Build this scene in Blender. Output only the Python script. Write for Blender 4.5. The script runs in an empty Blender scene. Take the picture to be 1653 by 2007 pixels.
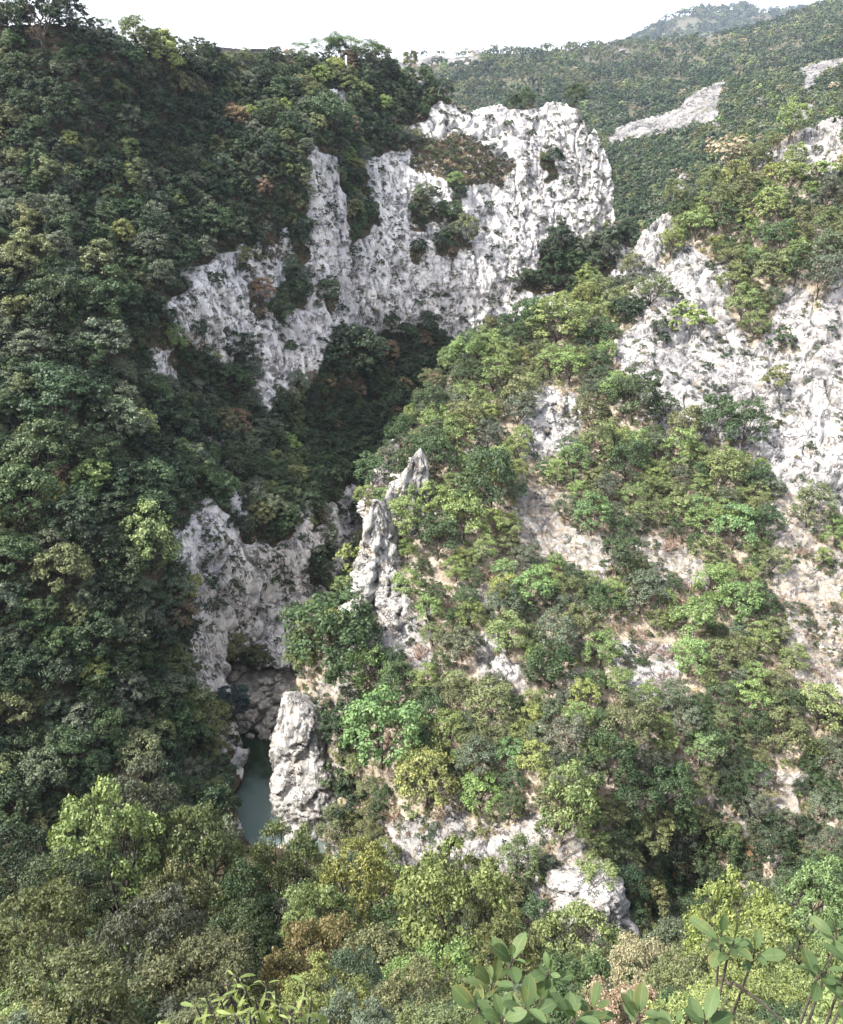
import bpy, bmesh, math, random
import numpy as np
from mathutils import Vector, Matrix
random.seed(7); RNG = np.random.default_rng(7)
S = bpy.context.scene; COL = S.collection
R = math.radians

# ------------------------------------------------------------------ viewpoint (metres; river level about z=1)
W, H, F, PITCH, CZ = 1653., 2007., 1550., R(26), 86.0
cP, sP = math.cos(PITCH), math.sin(PITCH)
def ray(u, v):                       # direction with unit depth along the viewing axis
    a = (np.asarray(u, float)-W/2)/F; b = -(np.asarray(v, float)-H/2)/F
    return np.stack([a+0*b, cP+b*sP+0*a, -sP+b*cP+0*a], -1)
def yray(v): return cP-(np.asarray(v, float)-H/2)/F*sP
def at(u, v, Y):                     # the point of the place seen in direction (u, v), Y metres out on the plan
    d = ray(u, v); return d*(np.asarray(Y, float)/d[..., 1])[..., None]+np.array([0, 0, CZ])
def proj(P):
    P = np.asarray(P, float)-np.array([0, 0, CZ]); zc = P[..., 1]*cP-P[..., 2]*sP; up = P[..., 1]*sP+P[..., 2]*cP
    return W/2+F*P[..., 0]/zc, H/2-F*up/zc, zc

# ------------------------------------------------------------------ noise
def _h(ix, iy, iz, s):
    with np.errstate(over='ignore'):
        h = (ix.astype(np.uint32)*np.uint32(374761393)+iy.astype(np.uint32)*np.uint32(668265263)
             + iz.astype(np.uint32)*np.uint32(2246822519)+np.uint32(s*3266489917 & 0xffffffff))
        h ^= h >> np.uint32(15); h *= np.uint32(2246822519); h ^= h >> np.uint32(13); h *= np.uint32(3266489917); h ^= h >> np.uint32(16)
    return h.astype(np.float64)/4294967295.0
def vnoise(p, s=1):
    i = np.floor(p).astype(np.int64); f = p-i; f = f*f*f*(f*(f*6-15)+10); r = 0
    for dx in (0, 1):
        for dy in (0, 1):
            for dz in (0, 1):
                w = (f[:, 0] if dx else 1-f[:, 0])*(f[:, 1] if dy else 1-f[:, 1])*(f[:, 2] if dz else 1-f[:, 2])
                r = r+w*_h(i[:, 0]+dx, i[:, 1]+dy, i[:, 2]+dz, s)
    return r*2-1
def fbm(p, o=4, s=1, g=.5):
    a, t, r = 1., 0., 0
    for k in range(o):
        r = r+a*vnoise(p*(2.03**k)+k*17.3, s+k); t += a; a *= g
    return r/t*1.6
def ridged(p, o=3, s=1):
    a, t, r = 1., 0., 0
    for k in range(o):
        r = r+a*(1-2*np.abs(vnoise(p*(2.07**k)+k*9.1, s+k))); t += a; a *= .5
    return r/t
def worley(p, s=1):
    """distances to the two nearest cell centres, a tag per cell and a tilted flat facet per cell"""
    i = np.floor(p).astype(np.int64); f1 = np.full(len(p), 9.); f2 = np.full(len(p), 9.); cid = np.zeros(len(p)); D = np.zeros((len(p), 3)); T = np.zeros((len(p), 3))
    for dx in (-1, 0, 1):
        for dy in (-1, 0, 1):
            for dz in (-1, 0, 1):
                c = i+np.array([dx, dy, dz]); h = [_h(c[:, 0], c[:, 1], c[:, 2], s+k) for k in (0, 1, 2)]; e = p-(np.stack(h, 1)+c)
                d = np.sqrt((e*e).sum(1)); m = d < f1; f2 = np.where(m, f1, np.minimum(f2, d)); f1 = np.where(m, d, f1)
                D[m] = e[m]; T[m] = np.stack([(h[1][m]*7.31) % 1, (h[2][m]*9.17) % 1, (h[0][m]*5.77) % 1], 1)-.5; cid = np.where(m, (h[0]*3.7+h[1]*5.1) % 1, cid)
    return f1, f2, cid, (D*T).sum(1)*2
def inpoly(u, v, poly):
    r = np.zeros(np.shape(u), bool); n = len(poly)
    for k in range(n):
        (x1, y1), (x2, y2) = poly[k], poly[(k+1) % n]
        if y1 == y2: continue
        c = ((y1 > v) != (y2 > v)) & (u < (x2-x1)*(v-y1)/(y2-y1)+x1); r ^= c
    return r
def sstep(a, b, x): t = np.clip((x-a)/(b-a), 0, 1); return t*t*(3-2*t)

# ------------------------------------------------------------------ materials
def newmat(name):
    m = bpy.data.materials.new(name); m.use_nodes = True; nt = m.node_tree; nt.nodes.clear()
    return m, nt, nt.nodes.new('ShaderNodeOutputMaterial')
class NT:
    def __init__(s, nt): s.nt = nt
    def n(s, t, **k):
        x = s.nt.nodes.new(t)
        for a, b in k.items(): setattr(x, a, b)
        return x
    def l(s, a, b): s.nt.links.new(a, b)
    def put(s, sock, v):
        if isinstance(v, bpy.types.NodeSocket): s.l(v, sock)
        else: sock.default_value = v
    def math(s, op, a, b=0., c=None, clamp=False):
        x = s.n('ShaderNodeMath', operation=op, use_clamp=clamp); s.put(x.inputs[0], a); s.put(x.inputs[1], b)
        if c is not None: s.put(x.inputs[2], c)
        return x.outputs[0]
    def mix(s, f, a, b, bt='MIX'):
        x = s.n('ShaderNodeMix', data_type='RGBA', blend_type=bt); s.put(x.inputs[0], f)
        s.put(x.inputs[6], a if isinstance(a, bpy.types.NodeSocket) else (*a, 1)); s.put(x.inputs[7], b if isinstance(b, bpy.types.NodeSocket) else (*b, 1))
        return x.outputs[2]
    def ramp(s, f, a, b):
        x = s.n('ShaderNodeMapRange'); x.interpolation_type = 'SMOOTHSTEP'; s.put(x.inputs[0], f); s.put(x.inputs[1], a); s.put(x.inputs[2], b); return x.outputs[0]
    def noise(s, sc, det=4, vec=None, stretch=None, rough=.55):
        g = s.n('ShaderNodeNewGeometry'); v = vec or g.outputs['Position']
        if stretch:
            mp = s.n('ShaderNodeMapping'); s.l(v, mp.inputs[0]); mp.inputs[3].default_value = stretch; v = mp.outputs[0]
        x = s.n('ShaderNodeTexNoise'); s.l(v, x.inputs['Vector']); x.inputs['Scale'].default_value = sc; x.inputs['Detail'].default_value = det
        x.inputs['Roughness'].default_value = rough
        return x.outputs[0]
    def attr(s, name, t='GEOMETRY'):
        x = s.n('ShaderNodeAttribute', attribute_name=name, attribute_type=t); return x

def ground_mat(name, rock_a=(.30, .30, .30), rock_b=(.52, .51, .50), stain=.6, soil_a=(.055, .042, .028), soil_b=(.10, .08, .045), far=False, warm=.25, tilt=0.):
    m, nt, out = newmat(name); q = NT(nt)
    # limestone: pale body, vertical water streaks, lichen blotches, ochre patches, broken hairline joints, pits
    k = .22 if far else 1.
    n1 = q.noise(.30*k, 6); n2 = q.noise(1.5*k, 8, rough=.68); st = q.noise(.8*k, 6, stretch=(1, 1, .1), rough=.62)
    c = q.mix(q.ramp(n2, .32, .68), rock_a, rock_b)
    c = q.mix(q.math('MULTIPLY', q.ramp(n1, .42, .64), .3), c, tuple(x*.62 for x in rock_a))
    c = q.mix(q.math('MULTIPLY', q.ramp(st, .50, .64), stain), c, tuple(x*.42 for x in rock_a))
    big = q.noise(.09*k, 5, stretch=(1, 1, .3))
    c = q.mix(q.math('MULTIPLY', q.ramp(big, .48, .62), .45), c, tuple(x*.55*y for x, y in zip(rock_a, (.97, .98, 1.06))))
    oc = q.noise(.4*k, 6, rough=.62); c = q.mix(q.math('MULTIPLY', q.ramp(oc, .53, .68), warm), c, tuple(x*y for x, y in zip(rock_b, (.74, .58, .38))))
    bl = q.noise(2.2*k, 5, rough=.72, stretch=(1, 1, .6)); pit = q.ramp(bl, .60, .655); c = q.mix(q.math('MULTIPLY', pit, .65), c, (.055, .054, .048))
    def joint(sc, stt, w, rot=None):
        g = q.n('ShaderNodeNewGeometry'); mp = q.n('ShaderNodeMapping'); q.l(g.outputs['Position'], mp.inputs[0]); mp.inputs[3].default_value = stt; mp.inputs[2].default_value = rot or (0, 0, 0)
        x = q.n('ShaderNodeTexNoise'); q.l(mp.outputs[0], x.inputs['Vector']); x.inputs['Scale'].default_value = sc; x.inputs['Detail'].default_value = 5; x.inputs['Roughness'].default_value = .6
        return q.ramp(q.math('ABSOLUTE', q.math('SUBTRACT', x.outputs[0], .5)), w, 0.)
    cr = q.math('MAXIMUM', joint(.42*k, (1, 1, .16), .022, (0, tilt, 0)), q.math('MAXIMUM', joint(.9*k, (1, 1, .3), .02, (0, tilt, 0)), joint(.55*k, (.35, .35, 1), .014, (0, tilt, 0))))
    gate = q.ramp(q.noise(.5*k, 4), .44, .58); cr = q.math('MULTIPLY', cr, gate)
    c = q.mix(q.math('MULTIPLY', cr, .8), c, (.05, .05, .05))
    # soil, leaf litter and dry grass
    s1 = q.noise(.5*k, 6, rough=.65); s2 = q.noise(5*k, 4, rough=.7)
    sc_ = q.mix(q.ramp(s1, .35, .65), soil_a, soil_b); sc_ = q.mix(q.math('MULTIPLY', q.ramp(s2, .4, .7), .5), sc_, tuple(x*.45 for x in soil_a))
    ra = q.attr('rock').outputs['Fac']
    rf = q.math('ADD', ra, q.math('MULTIPLY', q.math('SUBTRACT', q.noise(1.1*k, 6, rough=.7), .5), 1.3)); rf = q.ramp(rf, .38, .56)
    c = q.mix(rf, sc_, c)
    b = q.n('ShaderNodeBsdfPrincipled'); q.l(c, b.inputs['Base Color']); b.inputs['Roughness'].default_value = .92; b.inputs['Specular IOR Level'].default_value = .2
    gr = q.noise(1.3*k, 6, stretch=(1, 1, .22), rough=.6); hgt = q.math('ADD', q.math('MULTIPLY', gr, 1.), q.math('ADD', q.math('MULTIPLY', n2, .3), q.math('MULTIPLY', q.math('MULTIPLY', cr, rf), -.6)))
    bp = q.n('ShaderNodeBump'); bp.inputs['Strength'].default_value = 1.; bp.inputs['Distance'].default_value = .42/k; q.l(hgt, bp.inputs['Height']); q.l(bp.outputs[0], b.inputs['Normal'])
    q.l(b.outputs[0], out.inputs[0]); return m

def leaf_mat(name, inst, trans=.22, spec=.25):
    m, nt, out = newmat(name); q = NT(nt)
    if inst: col = q.attr('col', 'INSTANCER').outputs['Color']
    else: col = q.n('ShaderNodeObjectInfo').outputs['Color']
    lv = q.attr('lv').outputs['Fac']
    h = q.n('ShaderNodeHueSaturation'); q.l(col, h.inputs['Color'])
    q.l(q.math('MULTIPLY_ADD', lv, -.035, .5175), h.inputs['Hue']); q.l(q.math('MULTIPLY_ADD', lv, .85, .55), h.inputs['Value'])
    b = q.n('ShaderNodeBsdfPrincipled'); q.l(h.outputs[0], b.inputs['Base Color']); b.inputs['Roughness'].default_value = .5; b.inputs['Specular IOR Level'].default_value = spec
    t = q.n('ShaderNodeBsdfTranslucent'); tc = q.mix(1., h.outputs[0], (1.5, 1.45, .7), 'MULTIPLY'); q.l(tc, t.inputs[0])
    mx = q.n('ShaderNodeMixShader'); mx.inputs[0].default_value = trans; q.l(b.outputs[0], mx.inputs[1]); q.l(t.outputs[0], mx.inputs[2]); q.l(mx.outputs[0], out.inputs[0])
    return m
def plain_mat(name, ca, cb, sc=6, rough=.9, det=5, stretch=None, bump=.3):
    m, nt, out = newmat(name); q = NT(nt); n = q.noise(sc, det, stretch=stretch, rough=.65)
    b = q.n('ShaderNodeBsdfPrincipled'); q.l(q.mix(q.ramp(n, .35, .65), ca, cb), b.inputs['Base Color']); b.inputs['Roughness'].default_value = rough
    if bump:
        bp = q.n('ShaderNodeBump'); bp.inputs['Strength'].default_value = bump; bp.inputs['Distance'].default_value = .05; q.l(n, bp.inputs['Height']); q.l(bp.outputs[0], b.inputs['Normal'])
    q.l(b.outputs[0], out.inputs[0]); return m

M = {}; HAZE = .000085
M['cliff'] = ground_mat('limestone_shade_lifted', (.47, .463, .457), (.63, .62, .605), .55, (.045, .038, .026), (.085, .066, .04), warm=.18)  # same limestone as the spur, colour lifted to offset the cliff's shade
M['spur'] = ground_mat('limestone_sun_lowered', (.265, .26, .257), (.355, .35, .345), .32, (.27, .23, .185), (.47, .42, .35), warm=.35, tilt=.6)  # limestone colour lowered here to offset the direct sun
M['far'] = ground_mat('far_ground', (.15, .148, .147), (.24, .236, .233), .4, (.07, .075, .045), (.09, .08, .05), far=True)
M['near'] = ground_mat('near_ground', soil_a=(.05, .042, .025), soil_b=(.1, .085, .045))
M['river_rock'] = ground_mat('river_limestone', (.27, .265, .258), (.43, .42, .405), .45, warm=.3)
M['tower_rock'] = ground_mat('tower_limestone', (.28, .275, .267), (.385, .38, .37), .4, warm=.45, tilt=.25)
M['boulder'] = plain_mat('boulder_stone', (.12, .113, .10), (.33, .31, .27), 1.6)
M['bed'] = plain_mat('river_gravel', (.07, .068, .06), (.2, .19, .17), 1.2)
M['leaf'] = leaf_mat('leaf', False); M['leaf_i'] = leaf_mat('leaf_in_mass', True)
M['bark'] = plain_mat('bark', (.03, .024, .018), (.085, .07, .055), 9)
M['twig'] = plain_mat('dry_twig', (.16, .11, .085), (.34, .25, .2), 3)
M['wall'] = plain_mat('wall_stone', (.03, .029, .03), (.075, .072, .072), 1.2)
M['white'] = plain_mat('white_paint', (.7, .7, .68), (.8, .8, .78), 3)
def big_leaf_mat(name, ca, cb):
    m, nt, out = newmat(name); q = NT(nt); lv = q.attr('lv').outputs['Fac']; mid = q.attr('vein').outputs['Fac']
    ed = q.noise(9, 4); c = q.mix(lv, ca, cb); c = q.mix(q.math('MULTIPLY', q.math('MULTIPLY', q.ramp(mid, .72, 1.), q.ramp(ed, .52, .66)), .8), c, (.20, .13, .05)); c = q.mix(q.math('MULTIPLY', q.ramp(ed, .5, .7), .3), c, (.17, .17, .05)); c = q.mix(q.math('MULTIPLY', q.ramp(mid, .09, .0), .4), c, (.16, .22, .09))
    n = q.noise(40, 3); c = q.mix(q.math('MULTIPLY', q.ramp(n, .5, .75), .25), c, tuple(x*.6 for x in ca))
    b = q.n('ShaderNodeBsdfPrincipled'); q.l(c, b.inputs['Base Color']); b.inputs['Roughness'].default_value = .6; b.inputs['Specular IOR Level'].default_value = .2
    t = q.n('ShaderNodeBsdfTranslucent'); q.l(q.mix(1., c, (1.6, 1.6, .7), 'MULTIPLY'), t.inputs[0]); mx = q.n('ShaderNodeMixShader'); mx.inputs[0].default_value = .3
    q.l(b.outputs[0], mx.inputs[1]); q.l(t.outputs[0], mx.inputs[2]); q.l(mx.outputs[0], out.inputs[0]); return m
M['big_leaf'] = big_leaf_mat('broad_leaf', (.034, .062, .023), (.085, .128, .052)); M['lance_leaf'] = big_leaf_mat('lance_leaf', (.09, .13, .04), (.19, .23, .08))

# ------------------------------------------------------------------ object helpers
def mesh(name, V, Fc, mats, attrs=None, smooth=True, sizes=None):
    me = bpy.data.meshes.new(name); V = np.asarray(V, np.float32); Fc = np.asarray(Fc, np.int32)
    me.vertices.add(len(V)); me.vertices.foreach_set('co', V.ravel())
    if len(Fc):
        nf, k = Fc.shape; me.loops.add(nf*k); me.polygons.add(nf)
        me.loops.foreach_set('vertex_index', Fc.ravel()); me.polygons.foreach_set('loop_start', np.arange(nf, dtype=np.int32)*k)
        me.polygons.foreach_set('use_smooth', np.full(nf, smooth))
    for m in (mats if isinstance(mats, (list, tuple)) else [mats]): me.materials.append(m)
    for a, x in (attrs or {}).items():
        x = np.asarray(x, np.float32); t = 'FLOAT' if x.ndim == 1 else 'FLOAT_VECTOR'
        at_ = me.attributes.new(a, t, 'POINT'); at_.data.foreach_set('value' if x.ndim == 1 else 'vector', x.ravel())
    me.update(calc_edges=True); return me
def link(name, me, parent=None, loc=None, col=None):
    o = bpy.data.objects.new(name, me); (col or COL).objects.link(o)
    if parent: o.parent = parent
    if loc is not None: o.location = loc
    return o
def tag(o, label=None, cat=None, group=None, kind=None):
    if label: o['label'] = label
    if cat: o['category'] = cat
    if group: o['group'] = group
    if kind: o['kind'] = kind
    return o

def tubes(paths, sides=6):           # paths: list of (points, radii)
    V, Fc = [], []; base = 0
    for pts, rad in paths:
        pts = [Vector(p) for p in pts]; n = len(pts)
        for k, p in enumerate(pts):
            t = (pts[min(k+1, n-1)]-pts[max(k-1, 0)]).normalized(); a = t.orthogonal().normalized(); b = t.cross(a)
            for j in range(sides):
                w = 2*math.pi*j/sides; V.append(p+(a*math.cos(w)+b*math.sin(w))*rad[k])
        for k in range(n-1):
            for j in range(sides):
                Fc.append((base+k*sides+j, base+k*sides+(j+1) % sides, base+(k+1)*sides+(j+1) % sides, base+(k+1)*sides+j))
        base += n*sides
    return np.array([tuple(v) for v in V]), np.array(Fc)
def boundary(Fc):
    e = np.concatenate([Fc[:, [k, (k+1) % 4]] for k in range(4)]); s = np.sort(e, 1); key = s[:, 0].astype(np.int64)*10**8+s[:, 1]
    u, i, c = np.unique(key, return_index=True, return_counts=True); return e[i[c == 1]]

# ------------------------------------------------------------------ terrain sheets
def tps(ctrl):
    P = np.array([(c[0], c[1]) for c in ctrl], float)/1000.; zc = np.array([c[2]/yray(c[1]) for c in ctrl]); w = 100./zc; n = len(P)
    d = np.linalg.norm(P[:, None]-P[None], axis=2); K = np.where(d > 0, d*d*np.log(d+1e-12), 0)+np.eye(n)*2e-4
    A = np.zeros((n+3, n+3)); A[:n, :n] = K; A[:n, n] = A[n, :n] = 1; A[:n, n+1:] = P; A[n+1:, :n] = P.T
    x = np.linalg.solve(A, np.concatenate([w, np.zeros(3)])); lo, hi = w.min()*.9, w.max()*1.1
    def f(u, v):
        q = np.stack([np.ravel(u), np.ravel(v)], 1)/1000.; r = x[n]+q@x[n+1:]
        for k in range(n):
            d2 = ((q-P[k])**2).sum(1); r = r+x[k]*.5*d2*np.log(d2+1e-12)
        return (100./np.clip(r, lo, hi)).reshape(np.shape(u))
    return f
SHEETS = {}
def sheet(name, ctrl, outline, box, step, mat, rocks, veg=(), amp=1., scale=1., warp=15., mixv=.6, flute=.38, tilt=0., bt=.34, fine=1., patch=0., blk=.2, skirt=(18, -4), edge_ragged=4.):
    f = tps(ctrl); u0, v0, u1, v1 = box; us = np.arange(u0, u1+step, step); vs = np.arange(v0, v1+step, step); U, V = np.meshgrid(us, vs); shp = U.shape
    pz = np.stack([U.ravel()/1000, V.ravel()/1000, 0*U.ravel()], 1)
    wu = (fbm(pz*28, 4, 3)*warp).reshape(shp); wv = (fbm(pz*28, 4, 9)*warp).reshape(shp)
    rag = edge_ragged/warp if warp else 0
    keep = inpoly(U+wu*rag, V+wv*rag, outline)
    zc = f(U, V); P = ray(U, V)*zc[..., None]+np.array([0, 0, CZ])
    rock = np.zeros(shp)
    for poly, val in rocks: rock = np.where(inpoly(U+wu, V+wv, poly), np.maximum(rock, val), rock)
    for poly, val in veg: rock = np.where(inpoly(U+wu, V+wv, poly), np.minimum(rock, val), rock)
    rock = np.clip(rock+np.where((rock > .02), 0, 0), 0, 1); bn = (fbm(P.reshape(-1, 3)/scale*.13, 4, 91)).reshape(shp); rock = np.clip(rock-np.where(bn > bt, sstep(bt, bt+.2, bn)*.9, 0)*(rock > 0)*mixv, 0, 1)
    if patch: pn = fbm(P.reshape(-1, 3)*.11, 4, 97).reshape(shp); rock = np.maximum(rock, np.where((V > 720) & (rock < .05), sstep(.40, .52, pn)*patch, 0))
    for _ in range(3):               # soften the borders a little
        r2 = rock.copy(); r2[1:-1, 1:-1] = (rock[1:-1, 1:-1]*2+rock[:-2, 1:-1]+rock[2:, 1:-1]+rock[1:-1, :-2]+rock[1:-1, 2:])/6; rock = r2
    du = np.gradient(P, axis=1); dv = np.gradient(P, axis=0); N = np.cross(dv, du); N /= np.linalg.norm(N, axis=2, keepdims=True)+1e-9
    toward = (N*ray(U, V)).sum(2) > 0; N[toward] *= -1
    idx = np.flatnonzero(keep.ravel()); p = P.reshape(-1, 3)[idx]; n = N.reshape(-1, 3)[idx]; r = rock.ravel()[idx]
    # broad relief everywhere, crags where rock stands bare
    q = p/scale; st = np.array([1, 1, .32])
    d = fbm(q*.05, 3, 21)*1.6*(.35+.65*r)
    m = r > .03; qm = q[m]
    wq = qm+np.stack([fbm(qm*.25, 2, s) for s in (31, 32, 33)], 1)*1.2
    ct, sn = math.cos(tilt), math.sin(tilt); qt = np.stack([wq[:, 0]*ct+wq[:, 2]*sn, wq[:, 1], -wq[:, 0]*sn+wq[:, 2]*ct], 1)
    A1 = worley(qt*np.array([1, 1, .22])*blk, 41); A2 = worley(qt*np.array([1, 1, .3])*.6, 47); A3 = worley(wq*np.array([1, 1, .7])*1.5, 49)
    dr = ridged(qm*np.array([.11, .11, .02]), 2, 51)*1.0+(A1[2]-.5)*.8+A1[3]*1.2-np.exp(-(A1[1]-A1[0])*26)*.6+((A2[2]-.5)*.09+A2[3]*.2)*fine-np.exp(-(A2[1]-A2[0])*26)*.22+(A3[3]*.16+fbm(qm*1.6, 4, 61)*.06)*fine+fbm(qm*np.array([.6, .6, .06]), 3, 66)*flute-np.exp(-(vnoise(qt*np.array([.2, .2, .03]), 81)/.06)**2)*1.5-np.exp(-(vnoise(qt*np.array([.5, .5, .09]), 83)/.07)**2)*.6-np.exp(-(vnoise(qt*np.array([.1, .1, .34]), 85)/.06)**2)*.6
    d[m] += dr*r[m]+.9*r[m]
    d += fbm(q*.9, 3, 71)*.25*(1-.7*r)
    p = p+n*(d*amp*scale)[:, None]
    back = np.full(U.size, -1); back[idx] = np.arange(len(idx)); G = back.reshape(shp)
    a, b, c, e = G[:-1, :-1], G[:-1, 1:], G[1:, 1:], G[1:, :-1]; ok = (a >= 0) & (b >= 0) & (c >= 0) & (e >= 0)
    Fc = np.stack([a[ok], e[ok], c[ok], b[ok]], 1)
    bd = boundary(Fc); bi = np.unique(bd); mp = np.full(len(p), -1); mp[bi] = np.arange(len(bi))+len(p)
    hd = p[bi]-np.array([0, 0, CZ]); hd /= np.linalg.norm(hd, axis=1, keepdims=True)
    sk = p[bi]+hd*skirt[0]+np.array([0, 0, skirt[1]])
    Fs = np.stack([bd[:, 1], bd[:, 0], mp[bd[:, 0]], mp[bd[:, 1]]], 1)
    me = mesh(name, np.concatenate([p, sk]), np.concatenate([Fc, Fs]), mat, {'rock': np.concatenate([r, r[bi]])})
    o = tag(link(name, me), kind='structure')
    SHEETS[name] = dict(p=p, u=U.ravel()[idx], v=V.ravel()[idx], r=r, f=f, outline=outline, zc=zc.ravel()[idx])
    return o

LEFT = [(-250,60,165),(0,60,155),(150,55,155),(300,112,165),(450,132,185),(560,142,200),(690,160,208),(780,150,218),(830,188,216),(900,212,216),(1000,216,216),(1130,212,213),(1165,270,211),(1195,335,209),(1205,420,208),(1240,480,206),(1240,570,202),(1400,400,215),(1400,700,195),
 (870,250,213),(940,300,209),(760,250,206),(700,330,192),(800,350,199),(880,370,201),(1000,370,208),(1100,400,208),(900,520,192),(1000,520,197),(1100,520,202),(760,480,186),(760,600,179),(900,650,187),(1050,620,192),(1200,600,197),
 (600,290,174),(560,420,166),(680,440,180),(650,560,171),(370,550,143),(480,600,152),(420,680,142),(600,720,157),(540,800,147),(350,600,136),
 (620,740,158),(750,690,178),(700,800,163),(770,790,167),(650,900,150),(740,880,156),(700,1000,141),(660,1150,121),(900,800,172),(900,1000,150),
 (-250,300,150),(0,300,138),(200,300,148),(400,300,165),(0,500,124),(200,500,133),(340,470,146),(0,700,110),(150,700,115),(290,700,127),(400,780,138),(0,900,97),(200,900,103),(350,900,116),(440,900,127),(540,900,138),
 (0,1100,85),(200,1100,89),(340,1100,97),(0,1300,76),(200,1300,81),(330,1300,89),(0,1500,70),(150,1500,71.5),(300,1500,76),(400,1500,82),(0,1700,60),(200,1700,64),(400,1700,68.5),(-250,900,92),(-250,1300,74),(-250,1700,58),
 (400,1020,109),(480,1050,114),(570,1000,124),(640,960,136),(600,1100,119),(430,1180,105),(560,1230,111),(620,1210,114),(500,1295,105),(440,1290,102),(385,1280,95),(400,1400,89),(470,1485,88.5),(462,1600,77.5),(520,1670,73),(570,1300,104),(640,1300,104)]
L_OUT = [(-250,60),(0,52),(90,45),(150,50),(220,75),(300,105),(400,118),(450,125),(560,128),(600,120),(680,122),(760,130),(780,140),(800,135),(832,140),(840,170),(870,185),(890,200),(930,215),(960,215),(985,208),(1020,205),(1060,212),(1085,200),(1130,206),(1143,240),(1152,268),(1163,250),(1172,272),(1185,300),(1200,325),(1203,430),(1225,460),(1245,490),(1246,560),(1250,640),(1000,740),(900,800),(800,950),(735,1100),(690,1210),(600,1310),(500,1310),(440,1292),(452,1400),(474,1480),(470,1530),(455,1570),(470,1625),(520,1690),(540,1760),(-250,1760)]
L_ROCK = [([(690,320),(800,285),(880,285),(885,380),(835,475),(760,465),(685,450)],.74),([(690,250),(770,255),(830,240),(870,200),(985,205),(1080,200),(1140,205),(1170,250),(1210,330),(1225,440),(1160,485),(1085,480),(1060,530),(1010,560),(960,630),(1000,640),(900,690),(860,650),(790,640),(700,670),(640,680),(610,725),(560,790),(505,815),(480,740),(420,715),(365,670),(335,600),(350,530),(460,505),(520,460),(560,445),(590,420),(600,280),(650,310),(690,440),(760,450),(820,470),(870,370),(880,290),(800,280)],1.),
 ([(1155,495),(1250,480),(1250,600),(1165,600)],1.),([(1000,560),(1160,590),(1160,640),(960,640)],.8),
 ([(335,1040),(400,985),(470,1035),(560,1045),(565,985),(602,985),(605,1050),(705,935),(712,1060),(672,1140),(640,1200),(610,1250),(580,1320),(500,1310),(440,1285),(480,1480),(470,1540),(445,1480),(405,1400),(360,1300),(375,1200),(340,1110)],1.),
 ([(295,700),(330,685),(362,760),(358,805),(315,800)],.9),([(400,870),(432,855),(470,950),(495,1035),(462,1045),(440,940)],.8),([(635,180),(672,165),(685,215),(640,218)],.9),([(585,170),(640,165),(640,185),(590,185)],.45),([(778,135),(836,135),(836,170),(790,168)],1.),
 ([(318,590),(332,590),(348,660),(330,660)],.9),([(780,240),(800,250),(795,275),(760,270)],.7),([(450,1570),(470,1570),(480,1640),(465,1640)],.9),([(340,1450),(380,1480),(390,1540),(360,1530)],.5),([(270,680),(290,670),(330,700),(300,720)],.5),([(690,460),(760,440),(870,460),(880,640),(700,660)],1.)]
L_VEG = [([(800,280),(850,262),(900,272),(960,292),(1005,325),(995,372),(930,362),(885,372),(850,345),(800,330)],.34),([(1060,495),(1150,472),(1225,490),(1180,560),(1140,600),(1060,600),(975,640),(1000,570)],.56),([(565,440),(600,470),(600,590),(572,600)],.1),([(490,420),(555,430),(560,500),(520,510)],.45),([(660,340),(700,330),(720,450),(690,480)],.15),([(470,1030),(530,1010),(560,1050),(540,1075),(480,1070)],.15),([(600,1080),(650,1050),(650,1150),(610,1150)],.2),([(545,330),(590,340),(590,430),(550,430)],.3)]
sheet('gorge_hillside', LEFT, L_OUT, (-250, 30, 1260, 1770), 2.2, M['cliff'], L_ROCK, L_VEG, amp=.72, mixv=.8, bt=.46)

RIGHT = [(640,1680,73.5),(600,1500,83),(600,1400,87),(600,1290,93),(650,1210,97),(690,1190,99),(710,1050,105),(730,980,109),(760,890,122),(860,765,137),(900,705,142),(1010,655,152),(1130,605,160),(1220,590,158),(1240,540,158),(1262,460,161),(1310,425,165),(1450,350,166),(1510,295,168),(1653,232,166),(1850,215,165),(1850,500,150),(1850,900,118),(1850,1300,84),(1850,1700,62),
 (1250,650,143),(1215,800,129),(1300,860,122),(1400,700,138),(1500,800,126),(1653,600,136),(1653,800,122),(1480,920,114),(1653,1000,106),(1650,430,151),(1400,550,151),(1550,500,148),(1530,620,140),
 (850,1000,108),(900,900,117),(1000,800,129),(1100,750,135),(1000,1000,108),(1200,1000,108),(1400,1000,108),(900,1200,93),(1100,1200,93),(1300,1200,93),(1500,1200,92.5),(1653,1200,92),(800,1200,94),
 (700,1400,83),(800,1400,81.5),(1000,1400,79.5),(1200,1400,78.5),(1400,1400,79),(1653,1400,79.5),(700,1550,76.5),(800,1600,71.5),(950,1600,69),(1100,1600,67),(1250,1600,69),(1400,1600,71.5),(1600,1600,70),(750,1700,68),(950,1700,63.5),(1150,1780,59.5),(1100,1850,56.5),(1225,1820,57.5),(1300,1780,66),(1400,1750,67),(1550,1750,64),(1653,1700,65),(700,1760,64),(1400,1850,62),(560,2007,52),(900,2007,50),(1300,2007,51),(1653,2007,50)]
R_OUT = [(640,1690),(610,1560),(612,1450),(590,1400),(580,1330),(600,1270),(650,1200),(690,1180),(715,1040),(715,985),(740,905),(770,870),(845,780),(900,705),(1010,652),(1060,622),(1130,605),(1210,588),(1228,548),(1245,500),(1262,455),(1310,420),(1380,385),(1470,335),(1512,285),(1560,250),(1600,240),(1653,226),(1850,205),(1850,2007),(560,2007),(580,1720)]
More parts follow.
